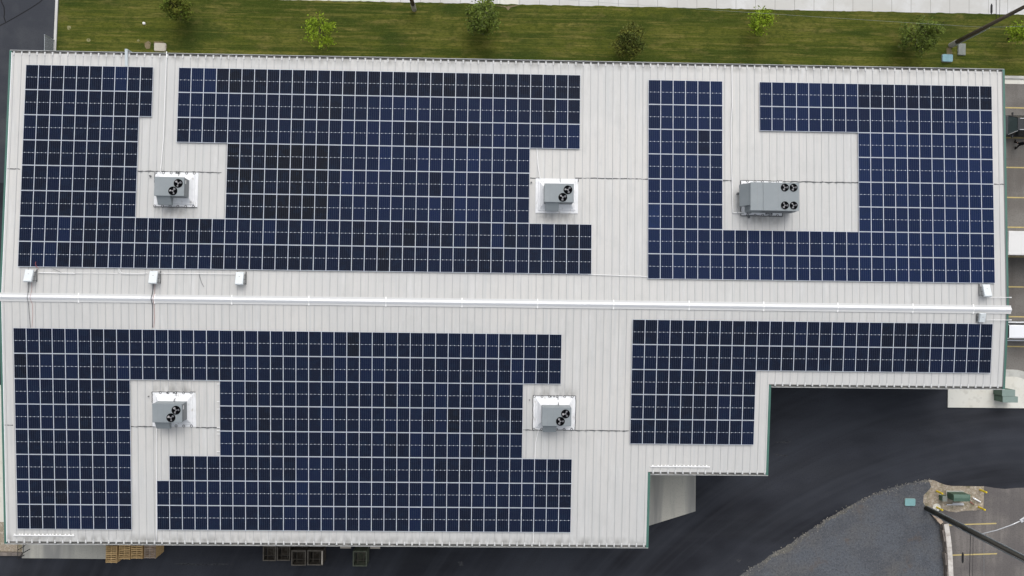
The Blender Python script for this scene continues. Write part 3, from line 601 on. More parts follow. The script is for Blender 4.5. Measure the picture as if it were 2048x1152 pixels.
proto = None; rest = MB(); rest_t = []
for i, (ar, k, r, c, x, y, lab, t) in enumerate(allp):
    rx = -TILT if y > 0 else TILT
    if i in single:
        if proto is None:
            proto = thing('solar_panel', lab, 'solar panel', group='solar panels in rows on the white roof')
            fm, gm = MB(), MB(); panel_mesh(fm, gm, lambda p: p)
            pf = fm.build('frame', M['frame'], proto); pg = gm.build('cell_glass', M['cells'], proto); root = proto
        else:
            root = proto.copy(); COL.objects.link(root); root['label'] = lab
            f2 = pf.copy(); COL.objects.link(f2); f2.parent = root
            pg2 = pg.copy(); COL.objects.link(pg2); pg2.parent = root
        g_ = pg if root is proto else pg2
        g_['tint'] = t
        root.location = (x, y, rz(y) + HP + random.uniform(-.004, .004)); root.rotation_euler = (rx + random.gauss(0, .0015), random.gauss(0, .002), 0)
    else:
        mtx = Matrix.Translation((x, y, rz(y) + HP + random.uniform(-.004, .004))) @ Euler((rx + random.gauss(0, .0015), random.gauss(0, .002), 0)).to_matrix().to_4x4()
        n0 = len(rest.f); panel_mesh(rest, rest, lambda p: mtx @ Vector(p)); rest_t += [t] * (len(rest.f) - n0)
ro = rest.build('solar_panels', [M['frame'], M['cells']], weld=False)
at_ = ro.data.attributes.new('tint', 'FLOAT', 'FACE'); at_.data.foreach_set('value', rest_t)
tag(ro, 'remaining dark solar panels filling the far ends of the roof arrays', 'solar panels', 'solar panels in rows on the white roof', 'stuff')
# mounting rails: stub ends seen in the clearing beside the lower left unit
for v in (768, 803.2, 818, 855, 861, 868, 903):
    p = onroof(437.5, v, .07); a = MB(); a.box((0, 0, 0), (.30, .045, .05)); o = a.build('rail_end', M['pvc']); o.location = p
    tag(o, 'short white rail end sticking out beside the lower left rooftop unit', 'rail end', 'rail ends along the array edge')

# ================================================================== ROOFTOP UNITS
def fan(parent, x, y, z, r, ang):
    fr = MB(); n = 24                                            # housing ring; shade of the deep well painted near-black on its floor
    for k in range(n):
        a0, a1 = 2 * math.pi * k / n, 2 * math.pi * (k + 1) / n
        c0, s0, c1, s1 = math.cos(a0), math.sin(a0), math.cos(a1), math.sin(a1)
        fr.face([(r * c0, r * s0, .035), (r * c1, r * s1, .035), (r * .93 * c1, r * .93 * s1, .035), (r * .93 * c0, r * .93 * s0, .035)])
        fr.face([(r * c0, r * s0, 0), (r * c1, r * s1, 0), (r * c1, r * s1, .035), (r * c0, r * s0, .035)])
        fr.face([(r * .93 * c0, r * .93 * s0, .035), (r * .93 * c1, r * .93 * s1, .035), (r * .93 * c1, r * .93 * s1, .003), (r * .93 * c0, r * .93 * s0, .003)])
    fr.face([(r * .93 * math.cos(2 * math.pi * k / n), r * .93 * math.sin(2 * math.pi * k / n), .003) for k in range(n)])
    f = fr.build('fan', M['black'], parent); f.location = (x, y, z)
    b = MB()
    for k in range(3):
        a0 = 2 * math.pi * k / 3; pts = []
        for rr_, da, zz in ((.24, -.25, .010), (.66, -.46, .006), (.84, -.10, .03), (.74, .34, .10), (.24, .30, .06)):
            pts.append((r * rr_ * math.cos(a0 + da), r * rr_ * math.sin(a0 + da), zz))
        b.face(pts)
    for k in range(10):
        a0, a1 = 2 * math.pi * k / 10, 2 * math.pi * (k + 1) / 10
        b.face([(0, 0, .034), (r * .2 * math.cos(a0), r * .2 * math.sin(a0), .03), (r * .2 * math.cos(a1), r * .2 * math.sin(a1), .03)])
    bb = b.build('fan_blades', M['blade'], f, weld=False); bb.rotation_euler.z = ang
    return f
def frustum(mb, a0, a1, z0, z1, m=0):
    b = [(a0[0], a0[1], z0), (a0[2], a0[1], z0), (a0[2], a0[3], z0), (a0[0], a0[3], z0)]; t = [(a1[0], a1[1], z1), (a1[2], a1[1], z1), (a1[2], a1[3], z1), (a1[0], a1[3], z1)]
    mb.hexa(b, t, m)
FX, FY = 1.72, 1.40                 # half size of the flange
def small_unit():
    t = thing('rooftop_unit', 'grey rooftop air conditioner with two fans', 'air conditioner', group='grey rooftop units on white curbs')
    c = MB(); frustum(c, (-FX, -FY, FX, FY), (-FX, -FY, FX, FY), .0, .066); frustum(c, (-FX + .22, -FY + .2, FX - .22, FY - .2), (-FX + .26, -FY + .24, FX - .26, FY - .24), .067, .15)
    frustum(c, (-FX + .34, -FY + .30, FX - .34, FY - .30), (-1.15, -.74, 1.15, .74), .151, .42); c.build('curb', M['curb'], t)
    b = MB(); frustum(b, (-1.14, -.725, 1.14, .725), (-1.14, -.725, 1.14, .725), .42, 1.55); frustum(b, (-1.17, -.755, 1.17, .755), (-1.15, -.735, 1.15, .735), 1.55, 1.60)
    b.build('cabinet', M['hvac'], t, bevel=.012)
    g = MB(); g.box((1.15, 0, 1.0), (.02, 1.3, .9))
    for k in range(12): g.box((1.165, 0, .6 + k * .075), (.015, 1.28, .03))
    g.build('coil_grille', M['hvac_dark'], t)
    g = MB(); g.box((.62, -.735, 1.0), (.9, .02, .95)); g.build('access_panel', M['hvac_dark'], t, bevel=.005)
    h = MB()                          # sloped intake hood on the -Y side
    x0, x1 = -1.05, .03
    pr = [(-.726, .75), (-1.36, .75), (-1.36, 1.0), (-.726, 1.44)]
    for i in range(4):
        (y0, z0), (y1, z1) = pr[i], pr[(i + 1) % 4]; h.face([(x0, y0, z0), (x1, y0, z0), (x1, y1, z1), (x0, y1, z1)])
    h.face([(x0, y, z) for y, z in pr]); h.face([(x1, y, z) for y, z in pr]); h.build('intake_hood', M['hvac'], t, bevel=.008)
    for (x, y) in ((.70, .25), (.30, -.35)): fan(t, x, y, 1.601, .345, 0)
    s_ = MB(); s_.box((-.25, 0, 1.602), (.012, 1.44, .004)); s_.box((-.72, 0, 1.602), (.012, 1.44, .004)); s_.build('seam', M['hvac_dark'], t)
    s_ = MB(); s_.box((1.178, .42, 1.32), (.006, .30, .16)); s_.build('label_plate', M['pvc'], t)
    q = MB(); q.tube([(.2, .73, .62), (.2, .86, .62), (.2, .90, .50)], .035, 8); q.tube([(.2, .90, .5), (.2, .98, .18), (.2, 1.42, .12)], .02, 6); q.build('drain_fitting', M['bead'], t)
    return t
def bead_part(unit, sides, ringsT, ringsB, seed):
    """dark sealant round the flange of one unit; rings sit where roof ribs meet it"""
    mb = MB(); r2 = random.Random(seed); ox = unit.location.x
    def wob(p, q):
        n = 14; pts = [Vector(p).lerp(Vector(q), k / n) for k in range(n + 1)]
        return [(x + r2.uniform(-.02, .02), y + r2.uniform(-.02, .02), z) for x, y, z in pts]
    z = .064
    if 'T' in sides: mb.tube(wob((-FX, FY, z), (FX, FY, z)), .030, 5)
    if 'B' in sides: mb.tube(wob((-FX, -FY, z), (FX, -FY, z)), .032, 5)
    if 'L' in sides: mb.tube(wob((-FX, -FY, z), (-FX, FY, z)), .032, 5)
    if 'l' in sides: mb.tube(wob((-FX, FY - .9, z), (-FX, FY, z)), .035, 5)
    if 'R' in sides: mb.tube(wob((FX, -FY, z), (FX, FY, z)), .032, 5)
    if 'r' in sides: mb.tube(wob((FX, FY - .25, z), (FX, FY, z)), .03, 5)
    for yy, on in ((FY - .06, ringsT), (-FY + .06, ringsB)):
        if not on: continue
        for x in ribs:
            if abs(x - ox) < FX - .05: mb.ring((x - ox, yy, z + .005), .085, .026, 12)
    if ringsT and r2.random() < .9: mb.box((-.5 + r2.uniform(-.4, .8), FY - .07, z), (.14, .10, .07))
    if ringsT: mb.box((FX - 1.75, FY - .05, z), (.10, .14, .06))
    return mb.build('sealant_bead', M['bead'], unit, weld=False)
UN = [((352.8, 379.5), 'grey two-fan rooftop unit at the upper left, hood over white curb', 'B l', 1, 1, (.35, .95)),
      ((1113.5, 392), 'grey two-fan rooftop unit in the upper middle on cleanest white curb', 'r', 0, 0, (.9, .4)),
      ((348.8, 818.3), 'grey two-fan rooftop unit at the lower left with scuffed white curb', 'T l', 1, 1, (.15, .7)),
      ((1108.2, 825.5), 'grey two-fan rooftop unit at lower middle, white curb fully edged in black', 'T B L R', 1, 1, (1.2, .1))]
u0 = small_unit(); units = []
for i, (c, lab, sides, rt, rb, angs) in enumerate(UN):
    p = onroof(*c); rt_ = (-TILT if p.y > 0 else TILT, 0, R(0.0))
    if i == 0: un = u0; un.location = p; un.rotation_euler = rt_; un['label'] = lab
    else: un = dup(u0, p, rt_, lab)
    units.append((un, sides, rt, rb, i))
    fs = [q for q in kids(un) if q.name.startswith('fan')]
    for q, an in zip(fs, angs):
        for g in kids(q): g.rotation_euler.z = an
for un, sides, rt, rb, i in units:
    if i in (1, 3):
        for q in kids(un):
            if not q.name.startswith('curb'): q.location.x += .09 if i == 3 else .06
for un, sides, rt, rb, i in units: bead_part(un, sides, rt, rb, i + 5)
# the large four-fan unit
p = onroof(1522.7, 397); big = thing('rooftop_unit', 'largest grey rooftop unit with four fans and sloped end hood', 'air conditioner', p, (-TILT, 0, 0), 'grey rooftop units on white curbs')
BX, BY = 1.70, 1.44
c = MB(); frustum(c, (-BX, -BY, BX, BY), (-BX, -BY, BX, BY), 0, .066); frustum(c, (-BX + .18, -BY + .2, BX - .1, BY - .2), (-BX + .22, -BY + .28, BX - .14, BY - .28), .067, .32); c.build('curb', M['curb'], big)
b = MB()
def bx(cx0, cx1, cy0, cy1, z0, z1, m=0): b.box(((cx0 + cx1) / 2, (cy0 + cy1) / 2, (z0 + z1) / 2), (cx1 - cx0, cy1 - cy0, z1 - z0), m)
X0, X1, Y0_, Y1_ = -1.43, 2.39, -1.22, 0.96
bx(X0, -.45, Y0_, Y1_, .33, 1.86); bx(-.435, X1, Y0_, Y1_, .33, 1.86)
bx(X0 - .02, -.45, Y0_ - .03, Y1_ + .03, 1.861, 1.90); bx(-.435, X1 + .03, Y0_ - .03, Y1_ + .03, 1.861, 1.90)
b.build('cabinet', M['hvac'], big, bevel=.012)
h = MB(); pr = [(X0 - .005, .75), (X0 - .60, .75), (X0 - .60, .9), (X0 - .005, 1.80)]
for i in range(4):
    (x0, z0), (x1, z1) = pr[i], pr[(i + 1) % 4]; h.face([(x0, -.80, z0), (x1, -.80, z1), (x1, Y1_, z1), (x0, Y1_, z0)])
h.face([(x, -.80, z) for x, z in pr]); h.face([(x, Y1_, z) for x, z in pr]); h.build('intake_hood', M['hvac'], big, bevel=.008)
g = MB(); g.box((.9, Y0_ - .012, 1.05), (2.4, .02, 1.2))
for k in range(14): g.box((.9, Y0_ - .028, .55 + k * .075), (2.36, .014, .03))
g.build('coil_grille', M['hvac_dark'], big)
for (x, y, an) in ((1.28, .60, .1), (1.98, .60, .15), (1.28, -.82, .0), (1.98, -.82, .2)): fan(big, x, y, 1.901, .315, an)
mb = MB(); z = .066
def wv(p_, q_): return [(x + rr.uniform(-.02, .02), y + rr.uniform(-.02, .02), zz) for x, y, zz in [Vector(p_).lerp(Vector(q_), k / 12) for k in range(13)]]
mb.tube(wv((-BX, -BY, z), (BX, -BY, z)), .04, 5); mb.tube(wv((-BX, BY, z), (BX, BY, z)), .032, 5); mb.tube(wv((-BX, -BY, z), (-BX, BY, z)), .035, 5); mb.tube(wv((BX, -BY, z), (BX, -BY + .45, z)), .035, 5)
for x in ribs:
    if abs(x - p.x) < BX - .05:
        for yy in (BY - .06, -BY + .06): mb.ring((x - p.x, yy, z + .005), .085, .026, 12)
mb.build('sealant_bead', M['bead'], big, weld=False)
q = MB(); q.tube([(-1.98, .35, .12), (-1.98, -1.25, .12), (-1.5, -1.28, .14)], .035, 8); q.tube([(-1.98, -.5, .12), (-1.98, -.5, .02)], .05, 8); q.build('gas_pipe', M['gutter'], big)
q = MB(); q.box((-1.18, -1.26, .55), (.30, .10, .40)); q.box((.45, -1.30, .62), (.26, .12, .34)); q.build('disconnect_box', M['hvac_dark'], big)
q = MB(); q.box((-.9, -.1, 1.902), (.012, 2.1, .004)); q.box((.75, -.1, 1.902), (.012, 2.1, .004)); q.build('seam', M['hvac_dark'], big)
q = MB(); q.tube([(.25, Y0_ - .01, .42), (.25, Y0_ - .14, .42)], .05, 8); q.tube([(.72, Y0_ - .01, .42), (.72, Y0_ - .14, .42)], .05, 8); q.build('drain_fitting', M['black'], big)
# small roof vents and gas fittings
def vent(u, v, r, h_, lab):
    p_ = onroof(u, v); t = thing('vent_pipe', lab, 'vent pipe', p_)
    m_ = MB(); m_.tube([(0, 0, 0), (0, 0, h_)], r * .7, 10); m_.build('pipe', M['bead'], t)
    m_ = MB(); m_.tube([(0, 0, h_), (0, 0, h_ + .05)], r, 12); m_.tube([(0, 0, h_ + .051), (0, 0, h_ + .07)], r * .5, 10); m_.build('cap', M['rack'], t)
vent(1474.3, 388, .11, .22, 'small dark vent pipe left of the four-fan rooftop unit'); vent(301.8, 352.3, .075, .16, 'small dark vent pipe beside the upper left rooftop unit')
vent(1062.5, 365.5, .07, .16, 'small dark vent pipe beside the upper middle rooftop unit'); vent(298, 792.5, .05, .12, 'tiny dark vent pipe beside the lower left rooftop unit')
vent(1059, 799.5, .05, .12, 'tiny dark vent pipe beside the lower middle rooftop unit'); vent(1497, 434.5, .10, .12, 'dark round fitting just below the four-fan rooftop unit')

# ================================================================== INVERTERS
def inverter(top, bot, wpx, name, lab, hi_t, hi_b, m):
    side = 1 if top[0] < 1024 else -1
    """tilted box on a strut rack: px midpoints of its upper and lower edges with their heights"""
    a_ = onroof(*top, hi_t); b_ = onroof(*bot, hi_b); mid = (a_ + b_) / 2; base = Vector((mid.x, mid.y, rz(mid.y)))
    t = thing(name, lab, 'inverter', base, group='inverter boxes near the ridge')
    ax = (a_ - b_); Ln = ax.length; yv = ax.normalized(); xv = Vector((1, 0, 0)); zv = xv.cross(yv).normalized(); rot = Matrix((xv, yv, zv)).transposed()
    W = wpx * .0396; bd = MB(); bd.box(mid - base - zv * .11, (W, Ln, .21), 0, rot); bd.build('case', m, t, bevel=.02)
    l_ = MB(); l_.box(mid - base + zv * .006, (W * .92, Ln * .93, .012), 0, rot); l_.box(mid - base + zv * .014 + yv * Ln * .12, (.10, .06, .006), 1, rot); l_.build('cover', [m, M['gutter']], t, bevel=.004)
    k = MB()
    for sx in (-.5, .5):
        x_ = sx * (W + .06) + side * .05
        for e, hh in ((a_, hi_t), (b_, hi_b)):
            yy = (e.y - base.y) * .86; k.box((x_, yy, (hh - .24) / 2), (.045, .045, max(.05, hh - .24)))
        k.box(Vector((x_, 0, 0)) + (mid - base) - zv * .25, (.045, Ln * .95, .045), 0, rot)
        k.box((x_, 0, .03), (.05, Ln * 1.0, .05))
    for s_ in (-.35, 0, .35): k.box((mid - base) + yv * s_ * Ln - zv * .25 + Vector((side * .05, 0, 0)), (W + .16, .045, .045), 0, rot)
    k.build('strut_rack', M['rack'], t)
inverter((58.7, 538.7), (54, 562.4), 16, 'inverter', 'white inverter box farthest left along the ridge, with cables crossing the ridge', .42, .77, M['box'])
inverter((307.4, 541.9), (304.1, 566.1), 16, 'inverter', 'white inverter box above black and red cables, second from left', .42, .77, M['box'])
inverter((479.7, 544), (477.4, 568.3), 15.5, 'inverter', 'white inverter box third from left, no cables over the ridge', .42, .77, M['box'])
inverter((1972.3, 568.5), (1977.5, 592.2), 15.3, 'inverter', 'white inverter box above the ridge at its right end', .42, .77, M['box'])
inverter((1967, 627.7), (1964.1, 645), 12.3, 'inverter', 'smaller pale grey box just below the ridge at its right end', .50, .30, M['box'])

# ================================================================== PIPES, CONDUITS, CABLES ON THE ROOF
def run(name, pts, r, m, lab, cat, h=None, group=None, extra=None):
    mb = MB(); mb.tube(roofline(pts, (h if h is not None else .075 + r)), r, 6)
    if extra: extra(mb)
    return tag(mb.build(name, M[m], smooth=True), lab, cat, group)
run('drain_pipe', [(333.2, 103), (330.6, 175), (326.6, 281), (320.8, 346)], .034, 'pvc', 'white drain pipe from the upper left rooftop unit to the lawn side eave', 'pipe')
run('drain_pipe', [(1463.6, 131.5), (1464.5, 210), (1462, 247), (1463.3, 337), (1464, 361), (1465.6, 425.5), (1486, 425)], .034, 'pvc', 'white bent drain pipe left of the four-fan rooftop unit', 'pipe')
run('drain_pipe', [(313.3, 857), (313.2, 960), (313, 1083.5)], .034, 'pvc', 'white drain pipe from the lower left rooftop unit to the bottom eave', 'pipe')
run('drain_pipe', [(1077, 860), (1071.5, 885), (1069.8, 918), (1067.3, 1000), (1066.5, 1067), (1066.5, 1089)], .034, 'pvc', 'white drain pipe from the lower middle rooftop unit passing under panels', 'pipe', h=.04)
run('drain_pipe', [(1073.5, 292), (1076, 330), (1080.6, 360)], .034, 'pvc', 'white drain pipe from the upper middle rooftop unit up under panels', 'pipe', h=.04)
run('conduit', [(1176, 548.6), (1240, 551.2), (1300, 553.3)], .026, 'pvc', 'thin white conduit joining the two upper arrays', 'conduit')
run('conduit', [(76, 545.3), (110, 546), (150, 546.8)], .034, 'pvc', 'white conduit just right of the leftmost inverter box', 'conduit')
run('conduit', [(150, 546), (190, 546.4), (236, 546.8)], .018, 'pvc', 'thin white conduit midway between the two leftmost inverter boxes', 'conduit')
run('conduit', [(239.5, 537), (240.2, 542), (242, 545.3), (246, 546.3), (270, 546.8), (296, 546.2)], .022, 'pvc', 'upper of two white curved conduits left of the second inverter box', 'conduit')
run('conduit', [(237.5, 537), (238, 543), (240.5, 546.6), (245, 547.9), (265, 548.3), (290, 548.2)], .018, 'pvc', 'lower of two white curved conduits left of the second inverter box', 'conduit')
run('conduit', [(316, 546.6), (400, 547.6), (470, 548.3)], .024, 'pvc', 'white conduit between the second and third inverter boxes', 'conduit')
for (v, lab) in ((594.6, 'upper white conduit stub jutting past the right roof edge'), (639.8, 'lower white conduit stub jutting past the right roof edge')):
    p0, p1 = onroof(1973, v, .18), onroof(2023, v + .3, .18); mb = MB(); mb.tube([p0, p1], .024, 6); mb.tube([p1 - Vector((.16, 0, 0)), p1], .042, 8); tag(mb.build('conduit', M['pvc'], smooth=True), lab, 'conduit')
def cable(name, pts, r, m, lab, h=.03):
    W = [onroof(u, v, h) for u, v in pts]; out = []
    for a_, b_ in zip(W, W[1:]):
        for k in range(6):
            q_ = a_.lerp(b_, k / 6); d_ = abs(q_.y); cap = max(0, .24 - d_ * .45) if d_ < .5 else 0; q_.z = max(rz(q_.y) + h, ZR + cap if d_ < .5 else 0); out.append(q_)
    out.append(W[-1]); mb = MB(); mb.tube(out, r, 6); return tag(mb.build(name, M[m], smooth=True), lab, 'cable')
cable('cable', [(57.5, 563), (57.3, 578), (56.8, 600), (58.2, 625), (59.5, 640), (60.5, 655)], .018, 'grey_cable', 'dark cable from the leftmost inverter box over the ridge')
cable('cable', [(63.5, 563), (63.5, 580), (62.5, 598), (65, 610), (65.5, 630), (63.8, 655)], .010, 'red', 'thin red cable from the leftmost inverter box over the ridge')
cable('cable', [(306.5, 566), (305.8, 580), (303.8, 596), (305.5, 612), (304.8, 655)], .028, 'grey_cable', 'thick dark cable bundle from the second inverter box over the ridge')
cable('cable', [(309.8, 566), (309.2, 588), (307.6, 600), (308.5, 612), (309, 640), (307.6, 655)], .012, 'red', 'red cable from the second inverter box over the ridge')
cable('cable', [(398, 548), (400.5, 556), (403, 565), (407.8, 574)], .016, 'rack', 'loose brown wire end curling below the upper left array', .05)
cable('cable', [(105, 537), (114, 541), (124, 546)], .014, 'rack', 'short dark wire slipping from under the array near the leftmost inverter', .08)
mb = MB(); mb.tube([onroof(71.6, 523.5, .2), onroof(70.8, 527.5, .2), onroof(71.6, 530.5, .2), onroof(74, 534.5, .19), onroof(78, 538.5, .08)], .016, 6); tag(mb.build('cable', M['red'], smooth=True), 'loose orange wire hooked over a panel edge above the leftmost inverter', 'cable')
# white cable trough over the lawn side eave
p0, p1 = onroof(253.2, 133.5, .12), onroof(252.6, 101, .12); mb = MB(); d_ = p1 - p0
mb.hexa([p0 + Vector((-.105, 0, -.1)), p0 + Vector((.105, 0, -.1)), p1 + Vector((.105, 0, -.1)), p1 + Vector((-.105, 0, -.1))], [p0 + Vector((-.105, 0, .06)), p0 + Vector((.105, 0, .06)), p1 + Vector((.105, 0, .06)), p1 + Vector((-.105, 0, .06))])
mb.box(p1 + Vector((0, .06, -1.0)), (.21, .12, 2.1)); tag(mb.build('cable_trough', M['trough'], bevel=.01), 'pale grey metal trough folding over the lawn side eave', 'cable trough')
# toothed white rails near the eaves
def guard(u0, u1, v0, v1, teeth, lab):
    p0, p1 = onroof(u0, v0, .07), onroof(u1, v1, .07); t = MB(); mid = (p0 + p1) / 2
    t.box((0, 0, 0), ((p1 - p0).length, .075, .05))
    for u in teeth:
        x = p0.x + (p1.x - p0.x) * (u - u0) / (u1 - u0) - mid.x; t.hexa([(x - .075, .037, -.025), (x + .075, .037, -.025), (x + .06, .13, -.025), (x - .06, .13, -.025)][::1], [(x - .05, .037, .05), (x + .05, .037, .05), (x + .02, .13, .03), (x - .02, .13, .03)])
    o = t.build('snow_guard', M['pvc']); o.location = mid; tag(o, lab, 'snow guard', 'toothed white rails near the eaves')
guard(27, 148.5, 1070.3, 1071.6, (29, 39, 44.3, 51.5, 59.5, 69.5, 77.5, 85, 94, 100, 105, 112.5, 120, 130.5, 138, 146), 'toothed white rail at the lower left corner of the roof')
guard(1301, 1420, 933, 933.6, (1305.5, 1316, 1323, 1331, 1336, 1346.5, 1353, 1360, 1368, 1376.5, 1383, 1390, 1398, 1406, 1413), 'toothed white rail above the stepped corner of the roof')

# ================================================================== TREES
def tree(name, lab, u, v, hgt, r, leaf, n, size, dense, seed, squash=(1, 1), lean=(0, 0)):
    rg = random.Random(seed); zc = hgt * (.58 if dense else .60)
    p_ = at(u, v, zc); t = thing(name, lab, 'tree', (p_.x, p_.y, 0.012), group='young trees along the lawn')
    tk = MB(); tk.tube([(0, 0, -.03), (.02, .01, hgt * .25), (.05, -.02, hgt * .55), (.03, .04, hgt * .85)], .085, 8, 0, .02)
    tips = []
    nb = 16 if dense else 13
    for k in range(nb):
        a0 = k * 2.4 + rg.uniform(-.4, .4); z0 = hgt * rg.uniform(.22, .7); ln = r * rg.uniform(.75, 1.12) * (1 if z0 < hgt * .5 else .75)
        e = Vector((math.cos(a0) * ln * squash[0], math.sin(a0) * ln * squash[1], z0 + ln * rg.uniform(.35, .9)))
        s_ = Vector((.03, 0, z0)); m_ = s_.lerp(e, .5) + Vector((rg.uniform(-.1, .1), rg.uniform(-.1, .1), .08))
        tk.tube([s_, m_, e], .03, 5, 0, .008); tips.append((s_, m_, e))
    tk.build('trunk', M['bark'], t, smooth=True)
    lf = MB()
    def leafq(c):
        a_ = Euler((rg.uniform(-.9, .9), rg.uniform(-.9, .9), rg.uniform(0, 6.28))).to_matrix(); s2 = size * rg.uniform(.55, 1.25)
        q = [(-s2, 0, 0), (-.2 * s2, -.55 * s2, .05 * s2), (s2, 0, 0), (-.1 * s2, .6 * s2, .08 * s2)]
        lf.face([Vector(c) + a_ @ Vector(x) for x in q])
    if dense:
        cl = []
        for k in range(34):
            a0 = rg.uniform(0, 6.28); zz = rg.uniform(-.95, 1); rad = math.sqrt(max(0, 1 - zz * zz)) * rg.uniform(.55, 1.05)
            cl.append((Vector((math.cos(a0) * rad * r * squash[0], math.sin(a0) * rad * r * squash[1], zc + zz * hgt * .40)) + Vector((lean[0] * zz, lean[1] * zz, 0)), rg.uniform(.28, .48) * r * .8))
        for k in range(n):
            c, cr_ = cl[rg.randrange(len(cl))] if rg.random() < .9 else (Vector((0, 0, zc)), r * .7)
            leafq((c.x + rg.gauss(0, cr_ * .55), c.y + rg.gauss(0, cr_ * .55), max(.35, c.z + rg.gauss(0, cr_ * .55))))
    else:
        for k in range(n):
            s_, m_, e = tips[rg.randrange(len(tips))]; q = rg.uniform(.25, 1.08) ** .8
            c = s_.lerp(m_, q * 2) if q < .5 else m_.lerp(e, q * 2 - 1); j = .15 if rg.random() < .75 else .26
            leafq((c.x + rg.gauss(0, j), c.y + rg.gauss(0, j), c.z + rg.gauss(0, j)))
    lf.build('crown', M[leaf], t, weld=False)
tree('tree', 'olive green bushy tree at the left end of the lawn', 350, 14, 4.2, 1.0, 'leaf_olive', 2300, .12, True, 1)
tree('tree', 'sparse bright yellow-green tree left of the short pole base', 642, 63, 4.4, 1.35, 'leaf_bright', 1150, .10, False, 2)
tree('tree', 'dense tree touching the pale alley, right of the short pole base', 965, 37, 4.7, 1.32, 'leaf_dense', 2800, .13, True, 3)
tree('tree', 'dull dark green tree blending into the lawn near the middle', 1258, 80, 4.2, 1.2, 'leaf_dark', 2500, .12, True, 4)
tree('tree', 'small bright lime tree between two dark trees', 1523, 42, 3.6, .92, 'leaf_bright', 1000, .11, False, 5)
tree('tree', 'wide dark leafy tree beside the leaning-looking utility pole', 1838, 72, 4.4, 1.35, 'leaf_dense', 2800, .12, True, 6, (1.12, .95))
tree('tree', 'bright green tree cut by the right edge of the photo', 2044, 64, 3.6, .85, 'leaf_bright', 800, .11, False, 8)

# ================================================================== LAWN LIDS AND YARD BOXES
def lid(name, u, v, w_, l_, m, lab, cat, h_=.10, rad=.12, z=.012, skirt=None):
    p_ = at(u, v, h_); t = thing(name, lab, cat, (p_.x, p_.y, z), (0, 0, R(-.6)))
    def rr_(w2, l2, rd): 
        o = []
        for cx, cy, a0 in ((w2 - rd, -l2 + rd, -90), (w2 - rd, l2 - rd, 0), (-w2 + rd, l2 - rd, 90), (-w2 + rd, -l2 + rd, 180)): o += arc((cx, cy), rd, a0, a0 + 90, 5)
        return o
    b_ = MB(); b_.prism(rr_(w_ / 2 + .03, l_ / 2 + .03, rad), -.05, h_ * .5); b_.build('rim', M[skirt or 'vault'], t)
    c_ = MB(); c_.prism(rr_(w_ / 2, l_ / 2, rad), h_ * .5 + .002, h_); c_.box((0, 0, h_ + .004), (.14, .07, .012)); c_.build('cover', M[m], t, bevel=.01)
lid('utility_box', 319.8, 94, 1.0, .68, 'cream_lid', 'cream rounded utility lid by the left eave on the lawn', 'utility box', skirt='cream_lid')
lid('utility_box', 1895.4, 115.7, .95, .66, 'blue_lid', 'pale blue rounded utility lid below the utility pole on the lawn', 'utility box', .22)
lid('utility_box', 1924.2, 98.2, .66, 1.02, 'vault', 'grey weathered rectangular vault lid beside the utility pole on lawn', 'utility box', .14, .03)
lid('utility_box', 1820.5, 1004.5, .96, .66, 'teal', 'teal rounded utility lid on the dark gravel bed', 'utility box', .14, z=.006)
p_ = at(287, 46, .2); mb = MB(); mb.tube([(0, 0, 0), (0, 0, .16)], .13, 12, 0, .11); mb.tube([(0, 0, .161), (0, 0, .2)], .09, 12, 0, .04); o = mb.build('lawn_marker', M['pvc'], smooth=False); o.location = (p_.x, p_.y, .012); tag(o, 'small white round cap standing in the grass near the left tree', 'marker')

# ================================================================== UTILITY POLES
def pole(u, v, h_, r0, r1, m, lab, guard_h=0, z=.0):
    p_ = at(u, v); t = thing('utility_pole', lab, 'utility pole', (p_.x, p_.y, z))
    b_ = MB(); b_.tube([(0, 0, -.1), (0, 0, h_ * .5), (0, 0, h_)], r0, 14, 0, r1); b_.build('shaft', M[m], t, smooth=True)
    if guard_h: g_ = MB(); g_.tube([(0, 0, -.05), (0, 0, guard_h)], r0 + .02, 14); g_.build('base_guard', M['guard'], t)
    return t, p_
def arm(t, z, horiz, m='wood_pole'):
    a_ = MB(); a_.box((0, 0, z), (2.6, .1, .12) if horiz else (.1, 2.6, .12)); a_.build('crossarm', M[m], t)
pA, bA = pole(1900.5, 90.5, 14.0, .19, .135, 'wood_pole', 'brown wooden utility pole at the right end of the lawn', 1.15, .012)
cn = MB(); cn.tube([(.10, -.21, 0), (.10, -.21, 5.6)], .05, 8); cn.tube([(.10, -.21, 5.6), (.10, -.20, 6.2)], .03, 8)
for z in (1.2, 3, 5): cn.box((.10, -.19, z), (.16, .06, .05))
cn.build('riser_conduit', M['steel'], pA); arm(pA, 13.4, False)
pB, bB = pole(828.5, 19, 11.5, .19, .14, 'wood_pole', 'utility pole with a pale sleeved base beside the alley', 1.5, .012); arm(pB, 11.0, False)
pC, bC = pole(1852, 1016.5, 16.8, .20, .14, 'dark_pole', 'dark utility pole with conduits and lamp arm by the gravel bed', 0)
cn = MB()
for dx, dy, r_, hh in ((.10, .20, .060, 16.0), (.20, .08, .03, 16.0), (-.06, -.22, .05, 16.0)):
    cn.tube([(dx, dy, 0), (dx, dy, hh)], r_, 8)
    for z in (1.2, 3.2, 5.2, 7.2): cn.box((dx * .8, dy * .8, z), (.14, .14, .05))
cn.build('riser_conduit', M['steel'], pC)
cn = MB()
for z in (2.2, 6.0): cn.tube([(-.2, -.12, z), (-.24, -.14, z + .6)], .02, 6)
cn.build('ground_strap', M['chrome'], pC)
la, lb = at(1962, 1068, 8.9), at(2044, 1040.5, 10.2); off = Vector((bC.x, bC.y, 0))
